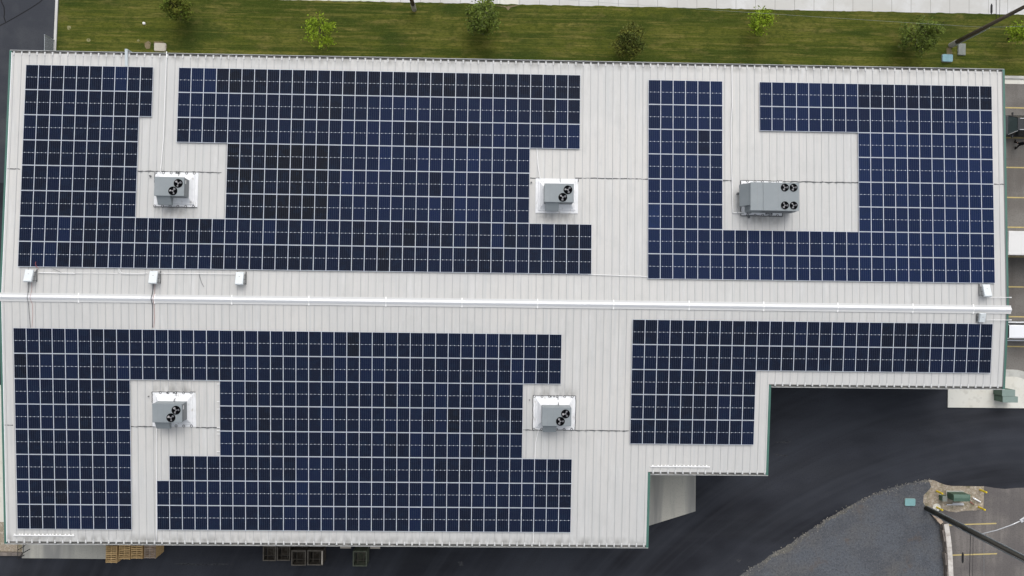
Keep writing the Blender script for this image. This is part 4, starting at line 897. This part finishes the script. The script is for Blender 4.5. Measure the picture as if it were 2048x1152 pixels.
ar = MB(); d_ = lb - la; pts = [la - off, la + d_ * .35 + Vector((0, 0, .25)) - off, la + d_ * .7 + Vector((0, 0, .2)) - off, lb - off]; ar.tube([Vector((.1, 0, 8.8))] + pts, .04, 8); am = ar.build('lamp_arm', M['chrome'], pC, smooth=True)
lh = MB(); dn = Vector((d_.x, d_.y, 0)).normalized(); rot = Matrix((dn, Vector((-dn.y, dn.x, 0)), Vector((0, 0, 1)))).transposed()
lh.box(lb - off + dn * .12, (.52, .30, .10), 0, rot); lh.box(lb - off + dn * .16 + Vector((0, 0, .06)), (.20, .20, .05), 1, rot); lh.build('lamp_head', [M['chrome'], M['rim']], pC, bevel=.02)
arm(pC, 16.4, False, 'dark_pole')
# overhead lines
def wire(a_, b_, r, sag, m, lab, pieces=(), n=24):
    mb = MB(); pts = [a_.lerp(b_, k / n) - Vector((0, 0, sag * 4 * (k / n) * (1 - k / n))) for k in range(n + 1)]; mb.tube(pts, r, 6)
    o = mb.build('overhead_cable', M[m], smooth=True); return tag(o, lab, 'overhead cable')
wire(Vector((bB.x, bB.y, 5.7)), Vector((bA.x, bA.y, 5.7)), .008, .25, 'hvac', 'thin pale overhead wire running along the lawn between two poles')
wire(Vector((bA.x, bA.y, 5.7)), Vector((bA.x + 30, bA.y + 1.6, 5.7)), .008, .2, 'hvac', 'thin pale overhead wire leaving the lawn pole to the right')
wire(Vector((bA.x, bA.y + .2, 7.4)), Vector((bA.x + .3, bA.y + 40, 7.4)), .028, .4, 'cable', 'black overhead cable leading from the lawn pole over the alley')
wire(Vector((bA.x, bA.y + .2, 7.9)), Vector((bA.x + .9, bA.y + 40, 7.9)), .018, .4, 'cable', 'second thinner overhead cable from the lawn pole over the alley')
wire(Vector((bC.x, bC.y - .2, 7.6)), Vector((bC.x + .4, bC.y - 40, 7.4)), .028, .4, 'cable', 'black overhead cable from the dark pole over the lower lot')
wire(Vector((bC.x, bC.y - .2, 8.0)), Vector((bC.x + .9, bC.y - 40, 7.9)), .018, .4, 'cable', 'thinner overhead cable beside the black one over lower lot')
wire(Vector((bC.x, bC.y - .2, 9.6)), Vector((bC.x + 1.6, bC.y - 40, 9.4)), .010, .4, 'hvac', 'faint grey overhead wire over the lower lot')
def splice(u, v, z, L_, lab):
    p_ = at(u, v, z); t = MB(); t.tube([(0, -L_ / 2, 0), (0, L_ / 2, 0)], .085, 10); t.tube([(0, -L_ / 2 - .12, 0), (0, -L_ / 2, 0)], .05, 8); t.tube([(0, L_ / 2, 0), (0, L_ / 2 + .12, 0)], .05, 8)
    o = t.build('splice_case', M['cable'], smooth=False); o.location = p_; tag(o, lab, 'splice case')
splice(1983, 18, 7.2, .62, 'black cylinder splice case hanging over the alley'); splice(1925.5, 1115.5, 7.2, .66, 'black cylinder splice case hanging over the lower lot')

# ================================================================== TRANSFORMER ISLAND
p_ = at(1917, 1000); t = thing('transformer', 'dark green pad transformer among yellow bollards', 'transformer', (p_.x, p_.y, .014))
q0, q1 = at(1907, 1003, 1.35), at(1941, 989, 1.35); cx, cy = (q0.x + q1.x) / 2 - p_.x, (q0.y + q1.y) / 2 - p_.y; w_, l_ = q1.x - q0.x, q1.y - q0.y
mb = MB(); mb.box((cx, cy, .06), (w_ + .06, l_ + .06, .12)); mb.build('pad', M['kerb'], t)
mb = MB(); mb.box((cx, cy, .72), (w_ - .06, l_ - .06, 1.2)); mb.build('tank', M['tgreen'], t, bevel=.02)
mb = MB(); mb.hexa([(cx - w_ / 2, cy - l_ / 2, 1.325), (cx + w_ / 2, cy - l_ / 2, 1.325), (cx + w_ / 2, cy + l_ / 2, 1.325), (cx - w_ / 2, cy + l_ / 2, 1.325)], [(cx - w_ / 2, cy - .05, 1.40), (cx + w_ / 2 - .2, cy - .05, 1.40), (cx + w_ / 2 - .2, cy + .05, 1.40), (cx - w_ / 2, cy + .05, 1.40)]); mb.build('lid', M['lid_green'], t, bevel=.01)
p2 = at(1888.5, 997, .6); t2 = thing('switch_cabinet', 'small green cabinet left of the dark green transformer', 'cabinet', (p2.x, p2.y, .014)); mb = MB(); mb.box((0, 0, .32), (.42, .46, .62)); mb.build('body', M['tgreen'], t2, bevel=.015); mb = MB(); mb.box((.02, 0, .65), (.44, .50, .05)); mb.build('lid', M['vault'], t2, bevel=.01)
for v, u0, u1, lab in ((1009.2, 1893, 1928, 'longer pale metal bar lying below the transformer'), (1006.6, 1905, 1927, 'shorter pale metal bar lying below the transformer')):
    a_, b2 = at(u0, v, .12), at(u1, v, .12); mb = MB(); mb.box((0, 0, 0), (b2.x - a_.x, .09, .14)); o = mb.build('metal_bar', M['chrome'], bevel=.01); o.location = ((a_.x + b2.x) / 2, a_.y, .09); tag(o, lab, 'metal bar')
a_, b2 = at(1946, 995.5, .2), at(1961, 1004, .2); mb = MB(); mb.tube([a_, b2], .075, 10); o = mb.build('conduit_pipe', M['pvc'], smooth=True); tag(o, 'white pipe length lying on the tan gravel right of the transformer', 'pipe')
a_, b2 = at(1940, 1003, .1), at(1947.5, 1009, .1); mb = MB(); mb.tube([a_, b2], .03, 8); tag(mb.build('marker_stake', M['red'], smooth=True), 'thin red stake lying on the tan gravel', 'stake')
for (u, v, nm) in ((1873, 982, 'upper left'), (1960, 979.5, 'upper right'), (1873, 1014.5, 'lower left'), (1957, 1014, 'lower right')):
    p_ = at(u, v); t = thing('bollard', 'yellow steel bollard at the %s corner of the transformer island' % nm, 'bollard', (p_.x, p_.y, .014), group='yellow bollards round the transformer')
    mb = MB(); mb.tube([(0, 0, -.05), (0, 0, 1.05)], .085, 14); mb.build('post', M['yellow'], t, smooth=False)
    mb = MB(); mb.tube([(0, 0, 1.051), (0, 0, 1.09), (0, 0, 1.11)], .088, 14, 0, .03); mb.build('cap', M['yellow'], t)
    if nm == 'lower left': mb = MB(); mb.prism(arc((0, 0), .36, 0, 343, 20), -.03, .05); mb.build('footing', M['pad_light'], t)
# retaining wall of blocks with a pale cap
t = thing('retaining_wall', 'low block retaining wall with pale cap beside the dark gravel bed', 'wall')
wb, wc = MB(), MB()
pth = [at(1879, 1046), at(1884.5, 1080), at(1887, 1115), at(1888.5, 1152), at(1890, 1200)]
L_ = 0; seg = []
for a_, b2 in zip(pth, pth[1:]):
    n = max(1, round((b2 - a_).length / .62))
    for k in range(n): seg.append((a_.lerp(b2, k / n), a_.lerp(b2, (k + 1) / n)))
for i, (a_, b2) in enumerate(seg):
    d_ = (b2 - a_).normalized(); n_ = Vector((-d_.y, d_.x, 0)); jt = rr.uniform(-.03, .03) - (.10 if i % 4 in (1, 2) else 0)
    if n_.x < 0: n_ = -n_
    a2, b3 = a_ + d_ * .01 + n_ * jt, b2 - d_ * .01 + n_ * jt; wv_ = n_ * .30
    for z0, z1, dxx in ((-.05, .245, 0), (.25, .50, .03)):
        q = [a2 + n_ * dxx, b3 + n_ * dxx, b3 + wv_, a2 + wv_]; wb.hexa([(x.x, x.y, z0) for x in q], [(x.x, x.y, z1) for x in q])
for k in range(0, len(seg), 2):
    a_, b2 = seg[k][0], seg[min(k + 1, len(seg) - 1)][1]; d_ = (b2 - a_).normalized(); n_ = Vector((-d_.y, d_.x, 0)); n_ = -n_ if n_.x < 0 else n_
    q = [a_ + n_ * .12 + d_ * .008, b2 + n_ * .12 - d_ * .008, b2 + n_ * .56 - d_ * .008, a_ + n_ * .56 + d_ * .008]; wc.hexa([(x.x, x.y, .502) for x in q], [(x.x, x.y, .58) for x in q])
wb.build('blocks', M['block'], t, weld=False); wc.build('cap_stones', M['cap'], t, weld=False)
sl_ = MB(); q = P((1857, 1022), (1870, 1024), (1881, 1041), (1876, 1046)); sl_.hexa([(x.x, x.y, -.02) for x in q][::-1], [(x.x, x.y, z) for x, z in zip(q, (.1, .1, .5, .5))][::-1]); sl_.build('end_slab', M['lot_brown'] if False else M['pallet_grey'], t)

# ================================================================== GREEN CABINETS BY THE CORNER
for (u0, v0, u1, v1, z, lab) in ((2004, 792.5, 2030.5, 779.3, 1.55, 'grey-green electrical cabinet touching the roof corner'), (2005.3, 805, 2036, 793, 1.55, 'grey-green electrical cabinet on the side away from the roof')):
    a_, b2 = at(u0, v0, z), at(u1, v1, z); cx, cy = (a_.x + b2.x) / 2, (a_.y + b2.y) / 2; w_, l_ = b2.x - a_.x, b2.y - a_.y
    t = thing('electrical_cabinet', lab, 'cabinet', (cx, cy, .115), group='paired green cabinets by the building corner')
    mb = MB(); mb.box((0, 0, .70), (w_ - .04, l_ - .03, 1.40)); mb.build('body', M['tgreen'], t, bevel=.015)
    mb = MB(); mb.box((0, 0, 1.42), (w_, l_ - .01, .04)); mb.build('lid', M['cabinet'], t, bevel=.01)
    mb = MB(); mb.box((-w_ / 2 + .008, 0, .7), (.02, l_ * .8, 1.2)); mb.box((-w_ / 2 - .01, l_ * .25, .75), (.03, .03, .15)); mb.build('door', M['tgreen'], t)

# ================================================================== LEFT: CHAIN-LINK GATE, HANDRAIL, EDGE BLOCKS
p_ = at(109.5, 81); Hf = 1.75; yw = 18.5; L_ = p_.y - yw; t = thing('chain_link_fence', 'grey chain-link fence between the eave and the asphalt drive', 'fence', (p_.x, yw, .05))
mb = MB(); mb.tube([(0, L_, -.1), (0, L_, Hf + .05)], .04, 8); mb.build('post', M['steel'], t); mb = MB(); mb.tube([(0, 0, -.1), (0, 0, Hf + .05)], .04, 8); mb.build('post', M['steel'], t)
mb = MB(); mb.tube([(0, 0, Hf), (0, L_, Hf)], .028, 8); mb.build('top_rail', M['steel'], t)
mb = MB(); st = .085; k = -Hf
while k < L_:
    for sgn in (1, -1):
        y0, y1 = (k, k + Hf) if sgn > 0 else (k + Hf, k); z0, z1 = 0.0, Hf
        ya_, yb2 = max(0, min(y0, y1)), min(L_, max(y0, y1))
        if yb2 - ya_ > .02:
            f_ = lambda yy: z0 + (z1 - z0) * (yy - y0) / (y1 - y0); mb.tube([(0.006 * sgn, ya_, f_(ya_)), (0.006 * sgn, yb2, f_(yb2))], .007, 4)
    k += st
mb.build('mesh', M['steel'], t, weld=False)
xh, yh = at(36, 1118).x, at(36, 1118).y
t = thing('handrail', 'black metal handrail at the lower left corner of the building', 'handrail', (xh, yh, 0))
pp = [at(35.5, 1117.5, 1.1), at(35.5, 1100, 1.1), at(47, 1105.5, 1.1), at(47, 1092, 1.1)]
loc = lambda p2, z: (p2.x - xh, p2.y - yh, z)
for p2 in pp: mb = MB(); mb.tube([loc(p2, -.05), loc(p2, 1.1)], .032, 8); mb.build('post', M['cable'], t)
mb = MB()
for z in (1.1,):
    mb.tube([loc(pp[0], z), loc(pp[1], z), (pp[1].x - xh, 2.2, z)], .026, 6); mb.tube([loc(pp[2], z), loc(pp[3], z), (pp[3].x - xh, 2.2, z)], .026, 6); mb.tube([loc(pp[0], z), loc(pp[2], z)], .026, 6)
mb.build('rails', M['cable'], t)
yk = at(20, 1107).y; t = MB(); x = -60.0
while x < at(42, 1107).x:
    t.box((x + .21, yk, .10), (.41, .30, .26)); x += .425
tag(t.build('edging_wall', M['block'], weld=False, bevel=.015), 'row of brown edging blocks bordering the tan gravel at lower left', 'edging')

# ================================================================== PALLET STACKS
def pallet_mesh(n_slots, L_, sparse=False):
    mb = MB(); W = 1.0; hgt = .13
    for k in range(n_slots):
        if sparse and k not in (0, n_slots // 2, n_slots - 1): continue
        y = -L_ / 2 + L_ * (k + .5) / n_slots; mb.box((0, y, hgt - .010), (W, L_ / n_slots * .52, .02))
        if k % 4 == 0: mb.box((0, y, .010), (W, L_ / n_slots * .45, .02))
    for x in (-W / 2 + .03, 0, W / 2 - .03): mb.box((x, 0, hgt / 2), (.07, L_, hgt - .041))
    return mb
pm = pallet_mesh(9, 1.5); pms = pallet_mesh(9, 1.5, True); top_mesh = {}
stacks = [((211.5, 233.5, 1126), 15, 'pallet', 'leftmost'), ((237.3, 259.5, 1118.7), 15, 'pallet', 'second'), ((262, 284.5, 1118), 15, 'pallet', 'third'), ((288.5, 310.5, 1117.3), 15, 'pallet_grey', 'rightmost, greyed')]
for (u0, u1, vb), n, m, wd in stacks:
    zt = n * .14; a_, b2 = at(u0, vb, zt), at(u1, vb, zt); cx = (a_.x + b2.x) / 2; w_ = b2.x - a_.x; cy = a_.y + .75; pr_ = None
    for k in range(n):
        topk = k == n - 1
        lab = ('topmost wooden pallet of the %s stack below the eave' % wd) if topk else ('wooden pallet under the topmost one in the %s stack' % wd)
        if pr_ is None: o = pms.build('pallet', M['pallet' if m == 'pallet' else 'pallet_grey'], weld=False); pr_ = o
        else: o = pr_.copy(); COL.objects.link(o)
        if m == 'pallet_grey' and not topk and k == 0: o.data.materials[0] = M['pallet']
        if topk:
            if m not in top_mesh: tmp = pm.build('pallet', M[m], weld=False); top_mesh[m] = tmp.data; bpy.data.objects.remove(tmp)
            o.data = top_mesh[m]
        o.scale = (w_, 1, 1); o.location = (cx + random.uniform(-.012, .012), cy + random.uniform(-.015, .015), .02 + k * .14); o.rotation_euler.z = R(random.uniform(-.5, .5) + (-1.5 if wd == 'second' else 0))
        tag(o, lab, 'pallet', 'wooden pallets stacked along the bottom eave')
# ================================================================== OPEN CRATES
def crate(u0, u1, vb, z, m, lab, ln=1.35, name='crate'):
    a_, b2 = at(u0, vb, z), at(u1, vb, z); w_ = b2.x - a_.x; cx, cy = (a_.x + b2.x) / 2, a_.y + ln / 2
    t = thing(name, lab, 'crate', (cx, cy, 0), group='open crates along the bottom eave'); hx, hy = w_ / 2, ln / 2
    mb = MB()
    for sx in (-1, 1):
        for sy in (-1, 1): mb.box((sx * (hx - .04), sy * (hy - .04), z / 2 - .03), (.08, .08, z - .08))
    mb.build('posts', M[m], t)
    mb = MB()
    for sx in (-1, 1): mb.box((sx * (hx - .045), 0, z), (.09, ln, .06))
    for sy in (-1, 1): mb.box((0, sy * (hy - .045), z), (w_ - .18, .09, .06))
    mb.build('rim', M['crate_rim'] if m != 'crate_green' else M['crate_green'], t)
    mb = MB(); k = .12
    while k < z - .12:
        for sy in (-1, 1): mb.box((0, sy * (hy - .03), k), (w_ - .18, .03, .11))
        for sx in (-1, 1): mb.box((sx * (hx - .03), 0, k), (.03, ln - .18, .11))
        k += .17
    mb.build('slatted_sides', M[m], t)
    mb = MB(); mb.box((0, 0, .05), (w_ - .2, ln - .2, .05)); mb.build('floor', M[m], t)
    mb = MB()
    for x in (-.22, .22): mb.box((x * w_, 0, z * .62), (.045, ln - .1, .045))
    for y in (-.25, .25): mb.box((0, y * ln, z * .62 - .047), (w_ - .1, .045, .045))
    mb.build('inner_bars', M['crate_rim'], t)
crate(525.5, 551.5, 1121.8, 1.2, 'crate', 'dark low open crate leftmost along the bottom eave')
crate(553.5, 580, 1121.3, 1.2, 'crate', 'dark low open crate, second from left along the bottom eave')
crate(582.5, 611.5, 1131, 1.7, 'crate', 'tall brown open crate right of the two low dark crates')
crate(614.5, 645.5, 1130.5, 1.7, 'crate', 'tall brown open crate with a pale right rim')
crate(705.5, 733.5, 1132.5, 1.7, 'crate_green', 'olive green open crate standing apart on the right')
for (u0, u1, v, lab) in ((681, 701, 1096, 'pale board end peeping below the eave, left of the olive crate'), (741, 759.5, 1096.6, 'pale board end peeping below the eave, right of the olive crate')):
    a_, b2 = at(u0, v, 1.0), at(u1, v, 1.0); mb = MB(); mb.box((0, .5, .48), (b2.x - a_.x, 1.0, .96)); mb.box((0, .5, .985), (b2.x - a_.x + .06, 1.06, .05)); o = mb.build('packing_case', M['board'], bevel=.01); o.location = (a_.x / 2 + b2.x / 2, a_.y, 0.0); tag(o, lab.replace('board end', 'packing case'), 'packing case')
a_ = at(644, 1129, 1.75); mb = MB(); mb.box((0, .6, 0), (.12, 1.2, .04)); o = mb.build('plank', M['board']); o.location = (a_.x, a_.y, 1.755); tag(o, 'pale narrow plank lying on the right rim of a brown crate', 'plank')

# ================================================================== VEHICLES
def loft(mb, st, m=0, cap=True):
    """st: list of rings (same count)"""
    for A2, B2 in zip(st, st[1:]):
        n = len(A2)
        for j in range(n): mb.face([A2[j], A2[(j + 1) % n], B2[(j + 1) % n], B2[j]], m)
    if cap: mb.face(st[0][::-1], m); mb.face(st[-1], m)
def ringx(x, hw, z0, z1, k=.10, tuck=.04):
    return [(x, -hw + tuck, z0), (x, hw - tuck, z0), (x, hw, z0 + .25 * (z1 - z0)), (x, hw, z1 - k), (x, hw - k * .8, z1), (x, -hw + k * .8, z1), (x, -hw, z1 - k), (x, -hw, z0 + .25 * (z1 - z0))]
def car(lab, x_nose, y, length, width, paint, roof_z, hood_z, x_ws0, x_ws1, x_rear, rails, roof_hw, z=0):
    """nose at x_nose pointing -X; all x measured back from the nose"""
    t = thing('parked_car', lab, 'car', (x_nose, y, z)); hw = width / 2
    b_ = MB(); loft(b_, [ringx(.0, hw * .80, .38, .70), ringx(.12, hw * .92, .26, hood_z - .14), ringx(.55, hw * .98, .22, hood_z - .04), ringx(1.15, hw, .22, hood_z), ringx(x_ws0, hw, .22, hood_z + .03), ringx(length * .6, hw, .22, hood_z + .05), ringx(length - .7, hw, .22, hood_z + .05), ringx(length - .12, hw * .95, .26, hood_z + .02), ringx(length, hw * .86, .36, hood_z - .2)])
    b_.build('body', paint, t, smooth=False, bevel=.03)
    zb = hood_z + .02; rh = roof_hw
    c0 = [(x_ws0, -hw * .88, zb), (x_ws0, hw * .88, zb)]; c1 = [(x_ws1, -rh + .03, roof_z - .04), (x_ws1, rh - .03, roof_z - .04)]
    g_ = MB(); g_.face([c0[0], c1[0], c1[1], c0[1]]); g_.face([(x_ws0 + .04, -hw * .86, zb), (x_ws0 + .04, hw * .86, zb), (x_ws1 + .04, rh - .04, roof_z - .05), (x_ws1 + .04, -rh + .04, roof_z - .05)]); g_.build('windscreen', M['glass_teal'] if rails else M['glass_dark'], t)
    xr0, xr1 = x_rear, length - .25
    for sy in (-1, 1):
        s_ = MB(); s_.face([(x_ws0 + .1, sy * hw * .92, zb), (x_ws1, sy * rh, roof_z - .05), (xr0, sy * rh, roof_z - .05), (xr1, sy * hw * .92, zb)]); s_.face([(x_ws0 + .1, sy * (hw * .92 - .02), zb), (x_ws1, sy * (rh - .02), roof_z - .05), (xr0, sy * (rh - .02), roof_z - .05), (xr1, sy * (hw * .92 - .02), zb)]); s_.build('side_window', M['glass_dark'], t)
        p3 = MB(); p3.tube([(x_ws0 + .05, sy * hw * .90, zb), (x_ws1, sy * (rh - .01), roof_z - .03)], .028, 6); p3.build('pillar', M['chrome'] if rails and sy < 0 else paint, t)
        m3 = MB(); m3.box((x_ws0 + .35, sy * (hw + .12), hood_z + .10), (.12, .22, .16)); m3.box((x_ws0 + .38, sy * (hw - .01), hood_z + .06), (.06, .16, .05)); m3.build('wing_mirror', paint, t, bevel=.02)
        h3 = MB(); h3.box((.13, sy * hw * .66, .66), (.14, .36, .14)); h3.build('headlight', M['lamp'], t, bevel=.02)
        h3 = MB(); h3.box((length - .06, sy * hw * .74, .85), (.10, .24, .26)); h3.build('tail_light', M['red'], t, bevel=.02)
    g_ = MB(); g_.face([(xr1, -hw * .86, zb), (xr1, hw * .86, zb), (xr0, rh - .03, roof_z - .05), (xr0, -rh + .03, roof_z - .05)]); g_.build('rear_window', M['glass_dark'], t)
    r_ = MB(); loft(r_, [[(x_ws1 - .03, -rh, roof_z - .05), (x_ws1 - .03, rh, roof_z - .05), (x_ws1 - .02, rh - .06, roof_z - .01), (x_ws1 - .02, -rh + .06, roof_z - .01)], [(x_ws1 + .5, -rh - .02, roof_z - .05), (x_ws1 + .5, rh + .02, roof_z - .05), (x_ws1 + .5, rh - .08, roof_z + .02), (x_ws1 + .5, -rh + .08, roof_z + .02)], [(xr0 + .05, -rh, roof_z - .06), (xr0 + .05, rh, roof_z - .06), (xr0 + .02, rh - .06, roof_z - .01), (xr0 + .02, -rh + .06, roof_z - .01)]]); r_.build('roof', paint, t, bevel=.02)
    if rails:
        for sy in (-1, 1): q3 = MB(); q3.tube([(x_ws1 + .15, sy * (rh - .10), roof_z + .01), (x_ws1 + .25, sy * (rh - .10), roof_z + .07), (xr0 - .3, sy * (rh - .10), roof_z + .07), (xr0 - .2, sy * (rh - .10), roof_z + .01)], .030, 8); q3.build('roof_rail', M['chrome'], t)
    else:
        for sy in (-1, 1): q3 = MB(); q3.box((length * .5, sy * (hw + .012), hood_z - .04), (length * .8, .03, .06)); q3.build('side_moulding', paint, t)
    for x in (.85, length - .95):
        for sy in (-1, 1):
            w3 = thing('wheel', None, None, (x, sy * (hw - .10), .34)); w3.parent = t
            y3 = MB(); y3.tube([(0, -.11, 0), (0, .11, 0)], .34, 20); y3.build('tyre', M['tyre'], w3); y3 = MB(); y3.tube([(0, -.117, 0), (0, .117, 0)], .21, 16); y3.build('rim', M['rim'], w3)
    return t
pw = at(2015.5, 250, 1.05); pr = at(2036, 250, 1.72)
yc = at(2030, 250.2, 1.2).y
car('black car with roof rails nosed in at the upper right', pw.x - 1.25, yc, 4.75, 1.86, M['car_black'], 1.74, 1.06, 1.25, 1.25 + (pr.x - pw.x), 3.95, True, .60)
pw = at(2019.5, 663, 1.78); yc = at(2030, 663, 1.5).y
car('white car with white roof parked at the lower right', pw.x - 1.72, yc, 4.7, 1.72, M['car_white'], 1.76, 1.05, 1.15, 1.72, 4.0, False, .60)
# white box trailer
zt = 2.75; p0, p1 = at(2017, 485.8, zt), at(2017, 461.6, zt); p2 = at(2017, 510, zt); w_ = p1.y - p2.y; t = thing('box_trailer', 'white box trailer with dark lower edge by the roof edge', 'trailer', (p0.x, p0.y, 0)); L_ = 6.5
mb = MB(); mb.box((L_ / 2, 0, 1.6), (L_, w_, 2.2)); mb.build('box_body', M['trailer'], t, bevel=.03)
mb = MB(); mb.box((L_ / 2, 0, 2.725), (L_ - .06, w_ - .08, .045)); [mb.box((x, 0, 2.752), (.03, w_ - .1, .012)) for x in (1.2, 2.4, 3.6, 4.8)]; mb.build('roof_skin', M['trailer'], t)
mb = MB(); mb.box((L_ / 2, -w_ / 2 - .07, 2.62), (L_, .12, .10)); mb.box((L_ / 2, -w_ / 2 - .02, 1.0), (L_, .05, .8)); mb.build('side_rail', M['trailer_rail'], t)
mb = MB(); mb.box((L_ / 2, 0, .45), (L_, 1.2, .12)); mb.tube([(-1.2, 0, .5), (0, .5, .5)], .05, 6); mb.tube([(-1.2, 0, .5), (0, -.5, .5)], .05, 6); mb.build('chassis', M['rack'], t)
for x in (2.9, 3.8):
    for sy in (-1, 1):
        w3 = thing('wheel', None, None, (x, sy * (w_ / 2 - .16), .36)); w3.parent = t; y3 = MB(); y3.tube([(0, -.12, 0), (0, .12, 0)], .36, 20); y3.build('tyre', M['tyre'], w3); y3 = MB(); y3.tube([(0, -.127, 0), (0, .127, 0)], .2, 14); y3.build('rim', M['rim'], w3)

# ================================================================== PERSON in black, mid-stride beside the black car
def person(lab, base, heading):
    t = thing('person', lab, 'person', base, (0, 0, heading))
    V = {'pel': (0, 0, .95, .155), 'wai': (0, 0, 1.10, .155), 'che': (.02, 0, 1.32, .175), 'nk': (.03, 0, 1.50, .06), 'hd0': (.05, 0, 1.58, .075), 'hd1': (.06, 0, 1.68, .098), 'hd2': (.05, 0, 1.755, .07),
         'lh': (0, .09, .90, .10), 'lk': (.16, .10, .52, .082), 'la': (.26, .10, .11, .06), 'lt': (.42, .10, .06, .04),
         'rh': (0, -.09, .90, .10), 'rk': (-.04, -.10, .50, .082), 'ra': (-.30, -.10, .17, .06), 'rt': (-.18, -.10, .05, .04),
         'ls': (.02, .19, 1.42, .075), 'le': (-.08, .25, 1.14, .065), 'lw': (.02, .25, .90, .034), 'lp': (.05, .25, .82, .038),
         'rs': (.02, -.19, 1.42, .075), 're': (.06, -.26, 1.14, .065), 'rw': (.26, -.24, 1.00, .034), 'rp': (.33, -.235, .95, .038)}
    E_ = ['pel wai', 'wai che', 'che nk', 'nk hd0', 'hd0 hd1', 'hd1 hd2', 'pel lh', 'lh lk', 'lk la', 'la lt', 'pel rh', 'rh rk', 'rk ra', 'ra rt', 'che ls', 'ls le', 'le lw', 'lw lp', 'che rs', 'rs re', 're rw', 'rw rp']
    for s_, (px_, py_, pz_), sg in (('l', V['lp'][:3], 1), ('r', V['rp'][:3], -1)):        # fingers and thumb
        dx, dz = (.02, -1) if s_ == 'l' else (.8, -.55)
        for k in range(4):
            off = (k - 1.5) * .02; ln = (.045, .055, .052, .04)[k]
            V['%sf%d' % (s_, k)] = (px_ + dx * .03 + off * .7, py_ + off * .3, pz_ + dz * .03, .011); V['%sg%d' % (s_, k)] = (px_ + dx * (.03 + ln) + off * .8, py_ + off * .3 - sg * .012, pz_ + dz * (.03 + ln), .009)
            E_ += ['%sp %sf%d' % (s_, s_, k), '%sf%d %sg%d' % (s_, k, s_, k)]
        V[s_ + 'th'] = (px_ + .045, py_ - sg * .02, pz_ - .015, .011); E_.append('%sp %sth' % (s_, s_))
    keys = list(V); me = bpy.data.meshes.new('body'); me.from_pydata([V[k][:3] for k in keys], [tuple(keys.index(q) for q in e.split()) for e in E_], []); o = bpy.data.objects.new('body', me); COL.objects.link(o); o.parent = t
    sm = o.modifiers.new('skin', 'SKIN'); sv = me.skin_vertices[0].data
    for i, k in enumerate(keys): r_ = V[k][3]; sv[i].radius = (r_, r_ * (1.25 if k in ('che', 'wai', 'pel') else 1)); sv[i].use_root = (k == 'pel')
    su = o.modifiers.new('sub', 'SUBSURF'); su.levels = 1; su.render_levels = 1
    dg = bpy.context.evaluated_depsgraph_get(); m2 = bpy.data.meshes.new_from_object(o.evaluated_get(dg)); o.modifiers.clear(); o.data = m2; m2.materials.clear()
    m2.materials.append(M['cloth_black']); m2.materials.append(M['skin'])
    for p4 in m2.polygons:
        c = p4.center; hand = (c.z < .92 and c.y > .2 and c.z > .6) or (c.x > .28 and c.y < -.18 and c.z > .8); p4.material_index = 1 if (c.z > 1.53 or hand) else 0; p4.use_smooth = True
    hr = MB(); n = 14
    for i in range(5):
        a0, a1 = math.pi / 2 * (1 - i / 5) * .98, math.pi / 2 * (1 - (i + 1) / 5) * .98
        for j in range(n):
            b0, b1 = 2 * math.pi * j / n, 2 * math.pi * (j + 1) / n
            S = lambda a5, b5: (.045 + .112 * math.cos(a5) * math.cos(b5), .105 * math.cos(a5) * math.sin(b5), 1.685 + .118 * math.sin(a5))
            hr.face([S(a1, b0), S(a1, b1), S(a0, b1), S(a0, b0)])
    hr.build('hair', M['hair'], t, smooth=True)
    fc = MB()
    for sy in (-1, 1): fc.box((.150, sy * .033, 1.675), (.012, .022, .010), 1)
    fc.box((.160, 0, 1.645), (.030, .022, .035), 0); fc.box((.150, 0, 1.605), (.010, .045, .010), 2)
    for sy in (-1, 1): fc.box((.055, sy * .098, 1.66), (.03, .018, .05), 0)
    fc.build('face', [M['skin'], M['cable'], M['red']], t, bevel=.004)
    sh = MB()
    for (x, y, z) in ((.36, .10, .045), (-.22, -.10, .045)): sh.box((x, y, z), (.27, .10, .09))
    sh.build('shoes', M['cloth_black'], t, bevel=.02)
pf = at(2029.5, 291); person('person in black walking beside the black car', (pf.x, pf.y, 0), R(75))
